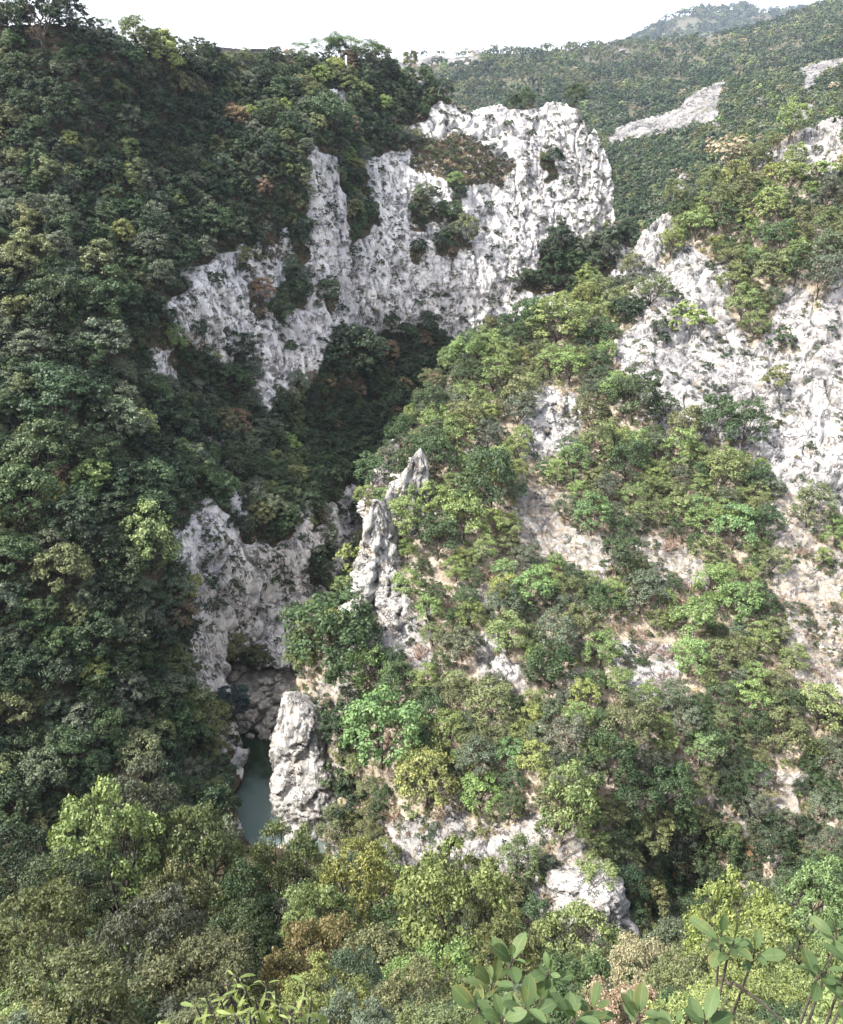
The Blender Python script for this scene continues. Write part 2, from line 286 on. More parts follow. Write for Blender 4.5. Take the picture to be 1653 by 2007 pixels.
R_ROCK = [([(678,1190),(700,1050),(725,990),(758,1000),(775,1100),(815,1180),(845,1290),(790,1330),(700,1240)],.66),([(1240,500),(1255,450),(1310,412),(1335,440),(1290,530),(1345,478),(1420,498),(1442,560),(1440,640),(1478,685),(1500,620),(1530,545),(1560,560),(1600,600),(1653,540),(1850,540),(1850,980),(1653,1010),(1560,960),(1500,940),(1472,885),(1400,872),(1300,872),(1262,800),(1200,705),(1205,640),(1240,560)],1.),
 ([(1430,400),(1440,360),(1505,285),(1590,235),(1653,222),(1850,200),(1850,300),(1653,300),(1580,345),(1530,325),(1500,380),(1440,410),(1400,430)],1.),([(1380,440),(1420,410),(1400,470),(1350,480)],.6),([(1600,330),(1653,300),(1653,360),(1620,365)],.9),([(1625,500),(1653,470),(1700,480),(1700,540),(1630,560)],.8),
 ([(700,1180),(815,1180),(845,1300),(790,1330),(750,1270)],.62),([(930,1250),(1000,1255),(1015,1340),(940,1335)],.75),([(735,1600),(900,1605),(980,1600),(1080,1595),(1085,1700),(960,1730),(800,1725),(735,1660)],.6),([(1040,1690),(1230,1690),(1240,1850),(1040,1860)],.9),
 ([(1490,950),(1653,980),(1700,1420),(1560,1420),(1520,1200),(1485,1050)],.52),([(1030,770),(1140,760),(1140,900),(1020,910)],.8),([(1200,1250),(1330,1270),(1330,1400),(1200,1380)],.62),([(1060,1180),(1100,1100),(1140,1250),(1060,1260)],.35),([(895,700),(920,695),(915,720)],1.),([(840,770),(880,760),(880,800),(845,800)],.8),([(600,1330),(700,1330),(660,1680),(600,1680)],.5),([(870,1580),(990,1600),(980,1720),(890,1700)],1.)]
R_VEG = [([(1320,405),(1480,335),(1560,345),(1653,370),(1700,380),(1700,470),(1610,560),(1545,545),(1505,625),(1472,690),(1440,640),(1440,520),(1380,490),(1315,480)],.08)]
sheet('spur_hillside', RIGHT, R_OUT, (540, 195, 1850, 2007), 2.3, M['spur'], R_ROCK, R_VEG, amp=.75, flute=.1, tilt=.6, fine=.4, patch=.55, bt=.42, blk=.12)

E1 = [(1100,330,470),(1190,268,560),(1290,230,590),(1360,190,600),(1430,165,610),(1560,140,600),(1653,110,600),(1900,60,600),(1200,440,400),(1300,400,390),(1350,330,430),(1450,300,430),(1560,240,440),(1653,200,450),(1900,200,450),(1100,500,370),(1300,500,340),(1900,400,330)]
E1_OUT = [(1080,500),(1080,330),(1150,300),(1185,265),(1215,250),(1290,222),(1335,212),(1360,182),(1430,158),(1500,165),(1560,138),(1653,108),(1900,50),(1900,520),(1080,520)]
E1_ROCK = [([(1180,285),(1212,252),(1290,222),(1335,212),(1360,182),(1432,158),(1405,200),(1412,248),(1330,252),(1250,278),(1195,290)],1.),([(1560,140),(1653,108),(1660,120),(1600,160),(1580,180)],.9),([(1575,165),(1600,160),(1600,178),(1580,180)],1.),([(1480,190),(1500,180),(1495,210),(1478,212)],.7),([(1318,355),(1350,340),(1345,380),(1315,385)],.9),([(1222,430),(1250,425),(1245,450),(1225,452)],.9),([(1535,252),(1560,205),(1598,202),(1585,240)],1.)]
sheet('middle_hillside', E1, E1_OUT, (1080, 50, 1900, 520), 3.2, M['far'], E1_ROCK, amp=.5, scale=2.6, warp=6, mixv=.6, bt=.22, skirt=(60, -10))
E2 = [(500,130,900),(780,118,950),(900,105,1000),(1000,100,1020),(1230,82,1150),(1400,70,1150),(1520,42,1150),(1600,16,1150),(1653,0,1120),(1900,-80,1100),(780,250,680),(900,260,660),(1000,260,650),(1150,260,660),(1250,200,760),(1450,140,830),(1653,80,850),(1900,60,830),(500,330,600),(1000,360,560),(1300,320,600),(1653,250,640),(1900,250,640)]
E2_OUT = [(500,140),(770,120),(830,108),(900,105),(1000,102),(1060,100),(1230,82),(1330,76),(1440,62),(1520,42),(1580,22),(1653,-3),(1900,-90),(1900,320),(500,380)]
E2_ROCK = [([(770,128),(830,110),(905,108),(945,110),(940,128),(860,130),(800,140)],.8),([(1200,100),(1225,95),(1245,110),(1210,112)],.9),([(1030,150),(1060,145),(1050,165),(1025,165)],.6),([(960,175),(980,168),(985,185)],.5),([(1130,115),(1150,112),(1150,125)],.7),([(1360,70),(1400,62),(1405,75),(1360,80)],.8),([(1210,190),(1225,185),(1225,205)],.7),([(1140,195),(1165,190),(1160,210),(1140,210)],.5),([(1030,190),(1045,185),(1045,205),(1030,205)],.7)]
sheet('far_hillside', E2, E2_OUT, (500, -90, 1900, 380), 4., M['far'], E2_ROCK, amp=.5, scale=4.5, warp=5, mixv=.6, bt=.22, skirt=(150, -25))
MT = [(1200,90,2600),(1300,48,2600),(1375,18,2700),(1455,14,2700),(1530,22,2750),(1620,18,2800),(1900,0,2800),(1200,140,2300),(1500,120,2300),(1900,110,2300)]
M_OUT = [(1180,95),(1232,80),(1262,66),(1285,52),(1325,32),(1352,26),(1372,17),(1400,20),(1440,17),(1455,10),(1478,20),(1540,22),(1620,18),(1900,0),(1900,150),(1180,150)]
sheet('distant_mountain', MT, M_OUT, (1170, -10, 1900, 150), 3., M['far'], [([(1260,90),(1330,40),(1440,15),(1400,40),(1350,70),(1290,88)],.36)], amp=.5, scale=8, warp=4, skirt=(300, -60), edge_ragged=2)

# foreground slope falling away under the viewpoint (a plain height field)
def ground_near(x, y):
    z = np.interp(y, [-14, 0, 1, 2, 6, 12, 15, 30, 45, 60, 75, 95], [90, 84.4, 83, 80.3, 73, 64, 59.5, 37, 16.5, 1, -2, -3])
    return z+.33*np.maximum(0, -x-6)*sstep(3, 30, y)+.12*np.maximum(0, x-20)*sstep(10, 30, y)
gx, gy = np.meshgrid(np.arange(-75, 60.1, .6), np.arange(-14, 72.1, .6)); gp = np.stack([gx.ravel(), gy.ravel(), ground_near(gx, gy).ravel()], 1)
gp[:, 2] += fbm(gp*.12, 4, 5)*.8*sstep(2, 14, gp[:, 1])
nx, ny = gx.shape[1], gx.shape[0]; ii = np.arange(nx*ny).reshape(ny, nx)
me = mesh('near_slope', gp, np.stack([ii[:-1, :-1], ii[:-1, 1:], ii[1:, 1:], ii[1:, :-1]], -1).reshape(-1, 4), M['near'], {'rock': np.clip(fbm(gp*.15, 3, 8)*.5, 0, .5).ravel()})
tag(link('near_slope', me), kind='structure')
# broad base ground so that nothing hangs in the air, out to the horizon
bx, by = np.meshgrid(np.linspace(-890, 2590, 60), np.linspace(-35, 3290, 60)); ii = np.arange(3600).reshape(60, 60)
me = mesh('ground', np.stack([bx.ravel(), by.ravel(), np.full(3600, -6.)], 1), np.stack([ii[:-1, :-1], ii[:-1, 1:], ii[1:, 1:], ii[1:, :-1]], -1).reshape(-1, 4), M['far'], {'rock': np.zeros(3600)})
tag(link('ground', me), kind='structure')
# river bed and pool
gx, gy = np.meshgrid(np.arange(-60, 12, .5), np.arange(58, 150, .5)); z = np.interp(gy, [58, 66, 72, 76, 92, 96, 104, 115, 150], [-1, .8, 1.3, -.6, -.8, 1.0, 5.2, 9, 20])
bp = np.stack([gx.ravel(), gy.ravel(), z.ravel()], 1); bp[:, 2] += fbm(bp*.5, 4, 77)*.45; nx, ny = gx.shape[1], gx.shape[0]; ii = np.arange(nx*ny).reshape(ny, nx)
tag(link('river_bed', mesh('river_bed', bp, np.stack([ii[:-1, :-1], ii[:-1, 1:], ii[1:, 1:], ii[1:, :-1]], -1).reshape(-1, 4), M['bed'])), kind='structure')
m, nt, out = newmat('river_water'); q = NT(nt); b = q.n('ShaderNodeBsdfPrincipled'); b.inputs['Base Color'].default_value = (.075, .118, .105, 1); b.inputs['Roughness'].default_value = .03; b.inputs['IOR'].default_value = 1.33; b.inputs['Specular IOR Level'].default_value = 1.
gp_ = q.n('ShaderNodeNewGeometry'); sx = q.n('ShaderNodeSeparateXYZ'); q.l(gp_.outputs['Position'], sx.inputs[0]); wn = q.math('MULTIPLY_ADD', q.noise(.35, 4), 8., sx.outputs[1]); q.l(q.mix(q.ramp(wn, 87., 92.5), (.085, .118, .112), (.014, .026, .014)), b.inputs['Base Color'])  # dark upstream end: wall shade and reflection painted in, with a darker bed
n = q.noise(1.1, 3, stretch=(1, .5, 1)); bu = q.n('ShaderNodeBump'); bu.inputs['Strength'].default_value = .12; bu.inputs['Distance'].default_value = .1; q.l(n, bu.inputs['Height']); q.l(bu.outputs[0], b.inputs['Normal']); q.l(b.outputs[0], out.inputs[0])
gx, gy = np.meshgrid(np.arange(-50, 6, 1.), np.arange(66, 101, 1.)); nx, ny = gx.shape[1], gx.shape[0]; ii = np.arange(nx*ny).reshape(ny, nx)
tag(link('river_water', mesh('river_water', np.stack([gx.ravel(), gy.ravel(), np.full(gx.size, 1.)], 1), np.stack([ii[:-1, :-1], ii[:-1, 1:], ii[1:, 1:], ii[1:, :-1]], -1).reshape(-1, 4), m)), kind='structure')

# ------------------------------------------------------------------ rocks that stand as things
def rock_column(name, rows, mat, label, cat, ratio=.9, seed=1, amp=1., zs=.16, e=.88, lv=70, na=72, group=None):
    rows = sorted(rows); v = np.array([r[0] for r in rows], float); ul = np.array([r[1] for r in rows], float); ur = np.array([r[2] for r in rows], float); Y = np.array([r[3] for r in rows], float)
    t = np.linspace(0, 1, lv)**.9; vv = v[0]+(v[-1]-v[0])*t; L = np.interp(vv, v, ul); Rr = np.interp(vv, v, ur); YY = np.interp(vv, v, Y)
    C = at((L+Rr)/2, vv, YY); a = (Rr-L)/2/F*YY/yray(vv); a[0] *= .3
    w = np.linspace(0, 2*np.pi, na, endpoint=False); cx, sx = np.cos(w), np.sin(w)
    ex, ey = np.sign(cx)*np.abs(cx)**e, np.sign(sx)*np.abs(sx)**e
    P = C[:, None, :]+np.stack([a[:, None]*ex, a[:, None]*ratio*ey, 0*a[:, None]*ex], -1); N = np.stack([cx+0*a[:, None], sx+0*a[:, None], 0*cx+.15+0*a[:, None]], -1)
    p = P.reshape(-1, 3); n = N.reshape(-1, 3); n /= np.linalg.norm(n, axis=1, keepdims=True); s = np.median(a)
    q = p+seed*13.7; k = 1/max(s, .6)
    A1 = worley((q+np.stack([fbm(q*.3*k, 2, s_) for s_ in (1, 2, 3)], 1)*s*.3)*np.array([1, 1, zs])*k*.9, seed); A2 = worley(q*np.array([1, 1, .3])*k*2., seed+9); A3 = worley(q*k*6, seed+11)
    d = (A1[2]-.5)*.45+A1[3]*.6-np.exp(-(A1[1]-A1[0])*20)*.16+(A2[2]-.5)*.14+A2[3]*.32-np.exp(-(A2[1]-A2[0])*18)*.07+A3[3]*.16+fbm(q*k*np.array([1, 1, zs]), 3, seed+3)*.12+fbm(q*k*5, 3, seed+5)*.05-np.exp(-(vnoise(q*k*np.array([.9, .9, .22]), seed+21)/.07)**2)*.3-np.exp(-(vnoise(q*k*np.array([2., 2., .6]), seed+23)/.08)**2)*.12
    d *= np.repeat(a/s, na).clip(.3, 1.2)
    p = p+n*(d*s*amp)[:, None]
    ii = np.arange(lv*na).reshape(lv, na); Fc = np.stack([ii[:-1], np.roll(ii, -1, 1)[:-1], np.roll(ii, -1, 1)[1:], ii[1:]], -1).reshape(-1, 4)
    top = p[:na].mean(0)+np.array([0, 0, .2]); bot = p[-na:].mean(0)
    p = np.concatenate([p, [top, bot]]); nt_, nb = len(p)-2, len(p)-1
    j = np.arange(0, na, 2); Ft = np.stack([ii[0, j], np.full(len(j), nt_), ii[0, (j+2) % na], ii[0, (j+1) % na]], 1); Fb = np.stack([ii[-1, j], ii[-1, (j+1) % na], ii[-1, (j+2) % na], np.full(len(j), nb)], 1)
    base = p[-2-na:-2].mean(0)
    o = link(name, mesh(name, p-base, np.concatenate([Fc[:, ::-1], Ft[:, ::-1], Fb[:, ::-1]]), mat, {'rock': np.ones(len(p))}), loc=base)
    return tag(o, label, cat, group)
rock_column('river_rock', [(1362,556,584,84.5),(1376,549,606,84.5),(1400,544,628,84),(1435,539,645,83.5),(1475,540,656,82.5),(1520,541,664,81),(1570,542,668,79.5),(1610,549,668,78.5),(1640,562,664,78),(1665,585,658,77.5),(1700,598,655,77)], M['river_rock'], 'tall grey rock standing in the river pool, undercut at its foot', 'rock', .9, 4, .55, zs=.3, e=.72, lv=110, na=110)
rock_column('rock_pinnacle', [(980,728,742,102),(1005,717,758,102),(1060,706,778,101),(1110,696,796,100),(1160,681,812,99),(1195,670,824,97.5),(1240,690,832,96),(1300,720,838,93)], M['tower_rock'], 'white limestone pinnacle, lowest of three, ochre patch on its top', 'rock', .8, 5, 1.05, group='rock pinnacles on the spur')
rock_column('rock_pinnacle', [(880,818,830,109),(900,804,836,109),(950,772,842,108.5),(1000,760,846,107.5),(1060,756,850,106),(1120,758,850,104),(1170,768,848,101)], M['tower_rock'], 'tallest slender limestone pinnacle with cracked grey right side', 'rock', .7, 6, 1.05, group='rock pinnacles on the spur')
rock_column('rock_pinnacle', [(862,766,774,119),(890,753,786,118.5),(920,742,794,118),(950,728,790,117),(985,712,780,115),(1020,704,760,112)], M['tower_rock'], 'sharp white limestone pinnacle behind the other two, bushes at its foot', 'rock', .7, 8, 1.05, group='rock pinnacles on the spur')
for k, (rows, lab) in enumerate([
    ([(756,848,862,137),(775,845,874,136),(800,843,884,135),(815,845,880,134)], 'small white outcrop on the spur crest among green trees'),
    ([(832,1048,1062,123),(850,1040,1066,122.5),(880,1030,1066,122),(905,1030,1055,121)], 'leaning white outcrop left of its twin below the bright rock face'),
    ([(786,1093,1112,127.5),(810,1093,1130,127),(850,1095,1132,126),(885,1097,1130,125)], 'upright white outcrop right of its leaning twin'),
    ([(785,1045,1075,128),(800,1040,1090,127.5),(830,1040,1090,126)], 'low white outcrop just above the leaning pair'),
    ([(1718,1140,1180,60),(1745,1085,1215,59),(1790,1073,1224,58),(1835,1090,1228,57),(1880,1100,1225,56)], 'big broken limestone block beside the dark hollow, bushes in front'),
    ([(1612,930,960,69),(1640,912,980,68.5),(1680,905,985,67),(1710,915,975,66)], 'sunlit white rock above the round tree, widest of the bare rocks'),
    ([(1600,1060,1080,68),(1625,1045,1085,67.5),(1660,1040,1080,66.5)], 'small white rock under the slim trunked tree')]):
    rock_column('rock_outcrop', rows, M['tower_rock'], lab, 'rock', .8, 20+k, .9, lv=48, na=56, group='white outcrops on the sunlit slope')

def boulder_mesh(seed, sub=4):
    bm = bmesh.new(); bmesh.ops.create_icosphere(bm, subdivisions=sub, radius=1.); P = np.array([v.co[:] for v in bm.verts])
    A1 = worley(P*1.1+seed*7.3, seed); d = 1+(A1[2]-.5)*.22+A1[3]*.35+fbm(P*1.7+seed, 4, seed)*.14
    for v, k, p in zip(bm.verts, d, P): v.co = Vector(p*k)
    for f in bm.faces: f.smooth = True
    me = bpy.data.meshes.new('boulder'); bm.to_mesh(me); bm.free(); me.materials.append(M['boulder']); return me
BM = [boulder_mesh(k) for k in range(1, 6)]
def bed_z(y): return float(np.interp(y, [58, 66, 72, 76, 92, 96, 104, 115, 150], [-1, .8, 1.3, -.6, -.8, 1.0, 5.2, 9, 20]))
BLD = [(508,1372,34,'large pale boulder beside the dark blue-green bush'),(497,1405,28,'brown boulder at the upstream edge of the pool'),(520,1352,16,'small tan boulder above the large pale one'),(528,1338,14,'small tan stone highest in the river bed'),
 (545,1330,15,'tan stone under the overhanging cliff foot'),(512,1335,12,'flat stone touching the cliff foot'),(500,1383,14,'yellowish stone between two large boulders'),(490,1392,12,'rounded yellow stone at the pool head'),(520,1438,22,'pale angular boulder against the tall river rock'),
 (530,1418,26,'grey boulder between bush and tall river rock'),(545,1400,20,'grey boulder high beside the tall river rock'),(537,1375,13,'small grey stone left of the river rock top'),(480,1418,13,'dark wet stone at the water line'),(530,1668,24,'white boulder at the downstream end of the pool'),
 (556,1664,20,'grey boulder under the undercut rock'),(600,1705,24,'pale boulder below the river rock, biggest of the bank stones'),(575,1700,16,'small pale stone in the gap between trees'),(595,1728,20,'tan boulder in the gap between trees'),(622,1715,16,'pale stone right of the biggest bank stone'),(570,1735,14,'lowest visible stone in the gap between trees'),(612,1745,15,'round stone at the foot of the bank'),(640,1730,16,'white stone beside the bright tree')]
for k, (u, v, w, lab) in enumerate(BLD):
    Y = 90.
    for _ in range(30): z = bed_z(Y); s_ = float((ray(u, v)[2])/ray(u, v)[1]); Y = .5*Y+.5*(max(z, .9)+.3-CZ)/s_
    p = at(u, v, Y); r = w/F*Y/float(yray(v))/2
    o = link('boulder', BM[k % 5], loc=p); o.scale = (r*1.25, r*1.1, r*.85); o.rotation_euler = (random.uniform(-.3, .3), random.uniform(-.3, .3), random.uniform(0, 6.3))
    tag(o, lab, 'boulder', 'boulders in the river bed')

BED = []
for _ in range(46):
    y = random.uniform(94.5, 112); x = random.uniform(-31, -15); BED.append((x, y, bed_z(y), random.uniform(.35, 1.)**2*1.5+.25))
# ------------------------------------------------------------------ plants: prototype meshes (crown of diameter 1, base at z=0)
def rand_dirs(n, r): d = r.normal(size=(n, 3)); return d/np.linalg.norm(d, axis=1, keepdims=True)
def leaf_quads(P, N, size, r, asp=.55):
    n = len(P); T = np.cross(N, rand_dirs(n, r)); T /= np.linalg.norm(T, axis=1, keepdims=True)+1e-9; B = np.cross(N, T); s = (size*r.uniform(.65, 1.35, n))[:, None]
    V = np.stack([P-T*s*.5, P+B*s*asp*.5-T*s*.05, P+T*s*.5, P-B*s*asp*.5-T*s*.05], 1).reshape(-1, 3); return V, np.arange(n*4).reshape(-1, 4)
def crown(seed, n_lobe, n_sub, n_leaf, leaf, h=.72, base=.28, spread=1., open_=0., asp=.6, outward=.62, flat=.8, lr=(.12, .2), sr_=(.3, .55)):
    r = np.random.default_rng(seed); P, N, LV = [], [], []
    lob = []
    for k in range(n_lobe):          # main boughs over a rough dome
        a = k*2.39996+r.uniform(-.5, .5); t = ((k+.5)/n_lobe); el = math.asin(min(1, max(-.45, t*1.35-.4))); rr = .36*spread*r.uniform(.7, 1.08)
        lob.append((np.array([math.cos(a)*math.cos(el)*rr, math.sin(a)*math.cos(el)*rr, base+(h-base)*.42+math.sin(el)*(h-base)*.5*r.uniform(.75, 1.2)]), r.uniform(*lr)))
    lob.append((np.array([0, 0, base+(h-base)*.5]), .2))
    cen = np.array([0, 0, base+(h-base)*.35])
    for c, rad in lob:
        o = c-cen; o = o/(np.linalg.norm(o)+1e-6)
        d = rand_dirs(n_sub*3, r); d[:, 2] += .25; sc = d@o+d[:, 2]*.3; d = d[np.argsort(-sc+r.normal(size=len(sc))*.45)[:n_sub]]; d /= np.linalg.norm(d, axis=1, keepdims=True)
        for dd in d:
            sc_ = c+dd*rad*np.array([1, 1, flat])*r.uniform(.7, 1.1); sr = rad*r.uniform(*sr_); nl = max(3, int(n_leaf*r.uniform(.5, 1.4)*(1-open_*r.uniform(0, 1))))
            e = rand_dirs(nl, r); e[:, 2] = e[:, 2]*.8+.15; rad_ = r.uniform(.35, 1.05, nl)[:, None]
            P.append(sc_+e*sr*rad_*np.array([1.1, 1.1, .75])); nn = e*outward+dd*.3+np.array([0, 0, .25])+rand_dirs(nl, r)*(1-outward)*1.5; N.append(nn/np.linalg.norm(nn, axis=1, keepdims=True))
            LV.append(np.clip(r.uniform(.15, .8)+r.normal(size=nl)*.18, 0, 1))
    P, N, LV = np.concatenate(P), np.concatenate(N), np.concatenate(LV); V, Fc = leaf_quads(P, N, leaf, r, asp)
    return V, Fc, np.repeat(LV, 4), [c for c, _ in lob]
def trunk_mesh(seed, lobes, base=.28, rad=.022, stems=1, sides=6, twigs=1):
    r = np.random.default_rng(seed+500); paths = []
    for s in range(stems):
        off = np.array([r.uniform(-.05, .05), r.uniform(-.05, .05), 0])*(stems > 1); fork = np.array([r.uniform(-.04, .04), r.uniform(-.04, .04), base*r.uniform(.75, 1.1)])+off
        k1 = fork*.5+np.array([r.uniform(-.02, .02), r.uniform(-.02, .02), 0]); paths.append(([off+np.array([0, 0, -.25]), off, k1, fork], [rad*1.35, rad*1.2, rad, rad*.85]))
        L_ = sorted(lobes[s::stems], key=lambda c: math.atan2(c[1], c[0])); g_ = max(2, len(L_)//4)
        for k in range(0, len(L_), g_):
            grp = L_[k:k+g_]; cen = sum(grp)/len(grp); limb = fork*.5+cen*.5+np.array([r.uniform(-.04, .04), r.uniform(-.04, .04), -.02]); paths.append(([fork, fork*.6+limb*.4+r.normal(size=3)*.015, limb], [rad*.6, rad*.5, rad*.38]))
            for c in grp:
                mid = limb*.5+c*.5+r.normal(size=3)*.025; paths.append(([limb, mid, c], [rad*.3, rad*.2, rad*.1]))
                for _ in range(twigs):
                    e = c+r.normal(size=3)*.09; paths.append(([mid, (mid+e)/2+r.normal(size=3)*.015, e], [rad*.18, rad*.12, rad*.05]))
    return tubes(paths, sides)
PROTO = bpy.data.collections.new('plant_shapes')
def proto_set(tag_, seeds, tk=None, **k):
    out_ = []
    for i, s in enumerate(seeds):
        V, Fc, lv, lob = crown(s, **k); me = mesh(f'{tag_}_crown', V, Fc, M['leaf'], {'lv': lv}, smooth=False)
        tv, tf = trunk_mesh(s, lob, base=k.get('base', .28), **(tk or {})); tm = mesh(f'{tag_}_trunk', tv, tf, M['bark'])
        out_.append((me, tm, (V, Fc, lv, tv, tf)))
    return out_
OAK = proto_set('oak', range(100, 108), n_lobe=17, n_sub=11, n_leaf=26, leaf=.043, h=.9, base=.14)
LEAFY = proto_set('leafy', range(200, 208), n_lobe=17, n_sub=11, n_leaf=25, leaf=.041, h=.98, base=.2, open_=.3)
SHRUB = proto_set('shrub', range(300, 306), n_lobe=8, n_sub=8, n_leaf=18, leaf=.075, h=.62, base=.08, tk=dict(stems=2, rad=.016))
NEAR = proto_set('near', range(400, 406), n_lobe=30, n_sub=20, n_leaf=30, leaf=.0235, h=.95, base=.22, open_=.45, outward=.55, asp=.62, lr=(.085, .15), sr_=(.22, .42), tk=dict(stems=2, twigs=5, rad=.02, sides=6))
BUSH = proto_set('bush', range(500, 503), n_lobe=36, n_sub=20, n_leaf=34, leaf=.021, h=.75, base=.06, open_=.45, outward=.5, asp=.5, lr=(.07, .13), sr_=(.22, .42), tk=dict(stems=4, twigs=6, rad=.012))
PINE = proto_set('pine', range(600, 603), n_lobe=12, n_sub=12, n_leaf=30, leaf=.035, h=1.0, base=.72, asp=.22, outward=.5, flat=.55, tk=dict(rad=.018))
def twig_bush(seed, n=16, depth=3):
    r = np.random.default_rng(seed); paths = []
    def grow(p, d, L, rad, k):
        e = p+d*L*.5+r.normal(size=3)*L*.07; f = e+d*L*.5+r.normal(size=3)*L*.1; paths.append(([p, e, f], [rad, rad*.8, rad*.55]))
        if k:
            for _ in range(3 if k > 1 else 4):
                dd = d+r.normal(size=3)*.55; dd[2] += .1; dd /= np.linalg.norm(dd); grow(e+(f-e)*r.uniform(.1, 1), dd, L*.62, rad*.55, k-1)
    for _ in range(n):
        a = r.uniform(0, 6.28); d = np.array([math.cos(a)*r.uniform(.3, 1), math.sin(a)*r.uniform(.3, 1), r.uniform(.6, 1.2)]); d /= np.linalg.norm(d); grow(np.array([0., 0, -.05]), d, r.uniform(.24, .36), .017, depth)
    V, Fc = tubes(paths, 3); return mesh('twigs', V, Fc, M['twig'])
TWIG = [twig_bush(700+k, 14, 2) for k in range(4)]; TWIGF = [twig_bush(720+k, 24, 3) for k in range(2)]
def clump(seed, n, leaf, asp):       # ground cover tuft
    r = np.random.default_rng(seed); P = r.uniform(-.5, .5, (n, 3)); P[:, 2] = np.abs(P[:, 2])*(.75-1.2*(P[:, 0]**2+P[:, 1]**2)); N = rand_dirs(n, r); N[:, 2] = np.abs(N[:, 2])*.6
    N /= np.linalg.norm(N, axis=1, keepdims=True); V, Fc = leaf_quads(P, N, leaf, r, asp); return V, Fc, np.repeat(r.uniform(0, 1, n), 4)
def proto_col(name, items):
    c = bpy.data.collections.new(name)
    for i, (V, Fc, lv, tv, tf) in enumerate(items):
        me = mesh(f'{name}_{i:02d}', V if tv is None else np.concatenate([V, tv]), Fc if tv is None else np.concatenate([Fc, tf+len(V)]), [M['leaf_i'], M['bark']], {'lv': lv if tv is None else np.concatenate([lv, np.zeros(len(tv))])}, smooth=False)
        if tv is not None:
            mi = np.zeros(len(me.polygons), np.int32); mi[len(Fc):] = 1; me.polygons.foreach_set('material_index', mi)
        o = bpy.data.objects.new(f'{name}_{i:02d}', me); c.objects.link(o)
    return c
C_OAK = proto_col('oak_shapes', [x[2] for x in OAK]); C_LEAFY = proto_col('leafy_shapes', [x[2] for x in LEAFY]); C_SHRUB = proto_col('shrub_shapes', [x[2] for x in SHRUB])
FAR = []
for s in range(800, 808): V, Fc, lv, lob = crown(s, 8, 6, 9, .13, h=.8, base=.05, asp=.75); FAR.append((V, Fc, lv, None, None))
C_FAR = proto_col('far_shapes', FAR)
C_NEAR = proto_col('near_shapes', [x[2] for x in BUSH]); C_GRASS = proto_col('grass_shapes', [clump(950+k, 110, .34, .06)+(None, None) for k in range(4)])

def mass(name, pts, cols, scl, coll, nvar, label=None):   # one object of kind stuff: points that carry copies of a few shapes
    n = len(pts); r = np.random.default_rng(len(name)); me = mesh(name, pts, [], M['leaf_i'], {'scl': scl, 'rot': np.stack([r.normal(size=n)*.06, r.normal(size=n)*.06, r.uniform(0, 6.28, n)], 1)})
    a = me.attributes.new('col', 'FLOAT_COLOR', 'POINT'); a.data.foreach_set('color', np.concatenate([cols, np.ones((n, 1))], 1).astype(np.float32).ravel())
    a = me.attributes.new('idx', 'INT', 'POINT'); a.data.foreach_set('value', r.integers(0, nvar, n).astype(np.int32))
    o = tag(link(name, me), label, None, None, 'stuff')
    ng = bpy.data.node_groups.new(name, 'GeometryNodeTree'); ng.interface.new_socket('Geometry', in_out='INPUT', socket_type='NodeSocketGeometry'); ng.interface.new_socket('Geometry', in_out='OUTPUT', socket_type='NodeSocketGeometry')
    N_ = ng.nodes; gi = N_.new('NodeGroupInput'); go = N_.new('NodeGroupOutput'); ip = N_.new('GeometryNodeInstanceOnPoints'); ci = N_.new('GeometryNodeCollectionInfo')
    ci.inputs[0].default_value = coll; ci.inputs['Separate Children'].default_value = True; ci.inputs['Reset Children'].default_value = True
    def na(nm, t): x = N_.new('GeometryNodeInputNamedAttribute'); x.data_type = t; x.inputs['Name'].default_value = nm; return x.outputs['Attribute']
    ng.links.new(gi.outputs[0], ip.inputs['Points']); ng.links.new(ci.outputs[0], ip.inputs['Instance']); ip.inputs['Pick Instance'].default_value = True
    ng.links.new(na('idx', 'INT'), ip.inputs['Instance Index']); ng.links.new(na('scl', 'FLOAT_VECTOR'), ip.inputs['Scale'])
    e2r = N_.new('FunctionNodeEulerToRotation'); ng.links.new(na('rot', 'FLOAT_VECTOR'), e2r.inputs[0]); ng.links.new(e2r.outputs[0], ip.inputs['Rotation'])
    ng.links.new(ip.outputs[0], go.inputs[0]); md = o.modifiers.new('scatter', 'NODES'); md.node_group = ng; return o

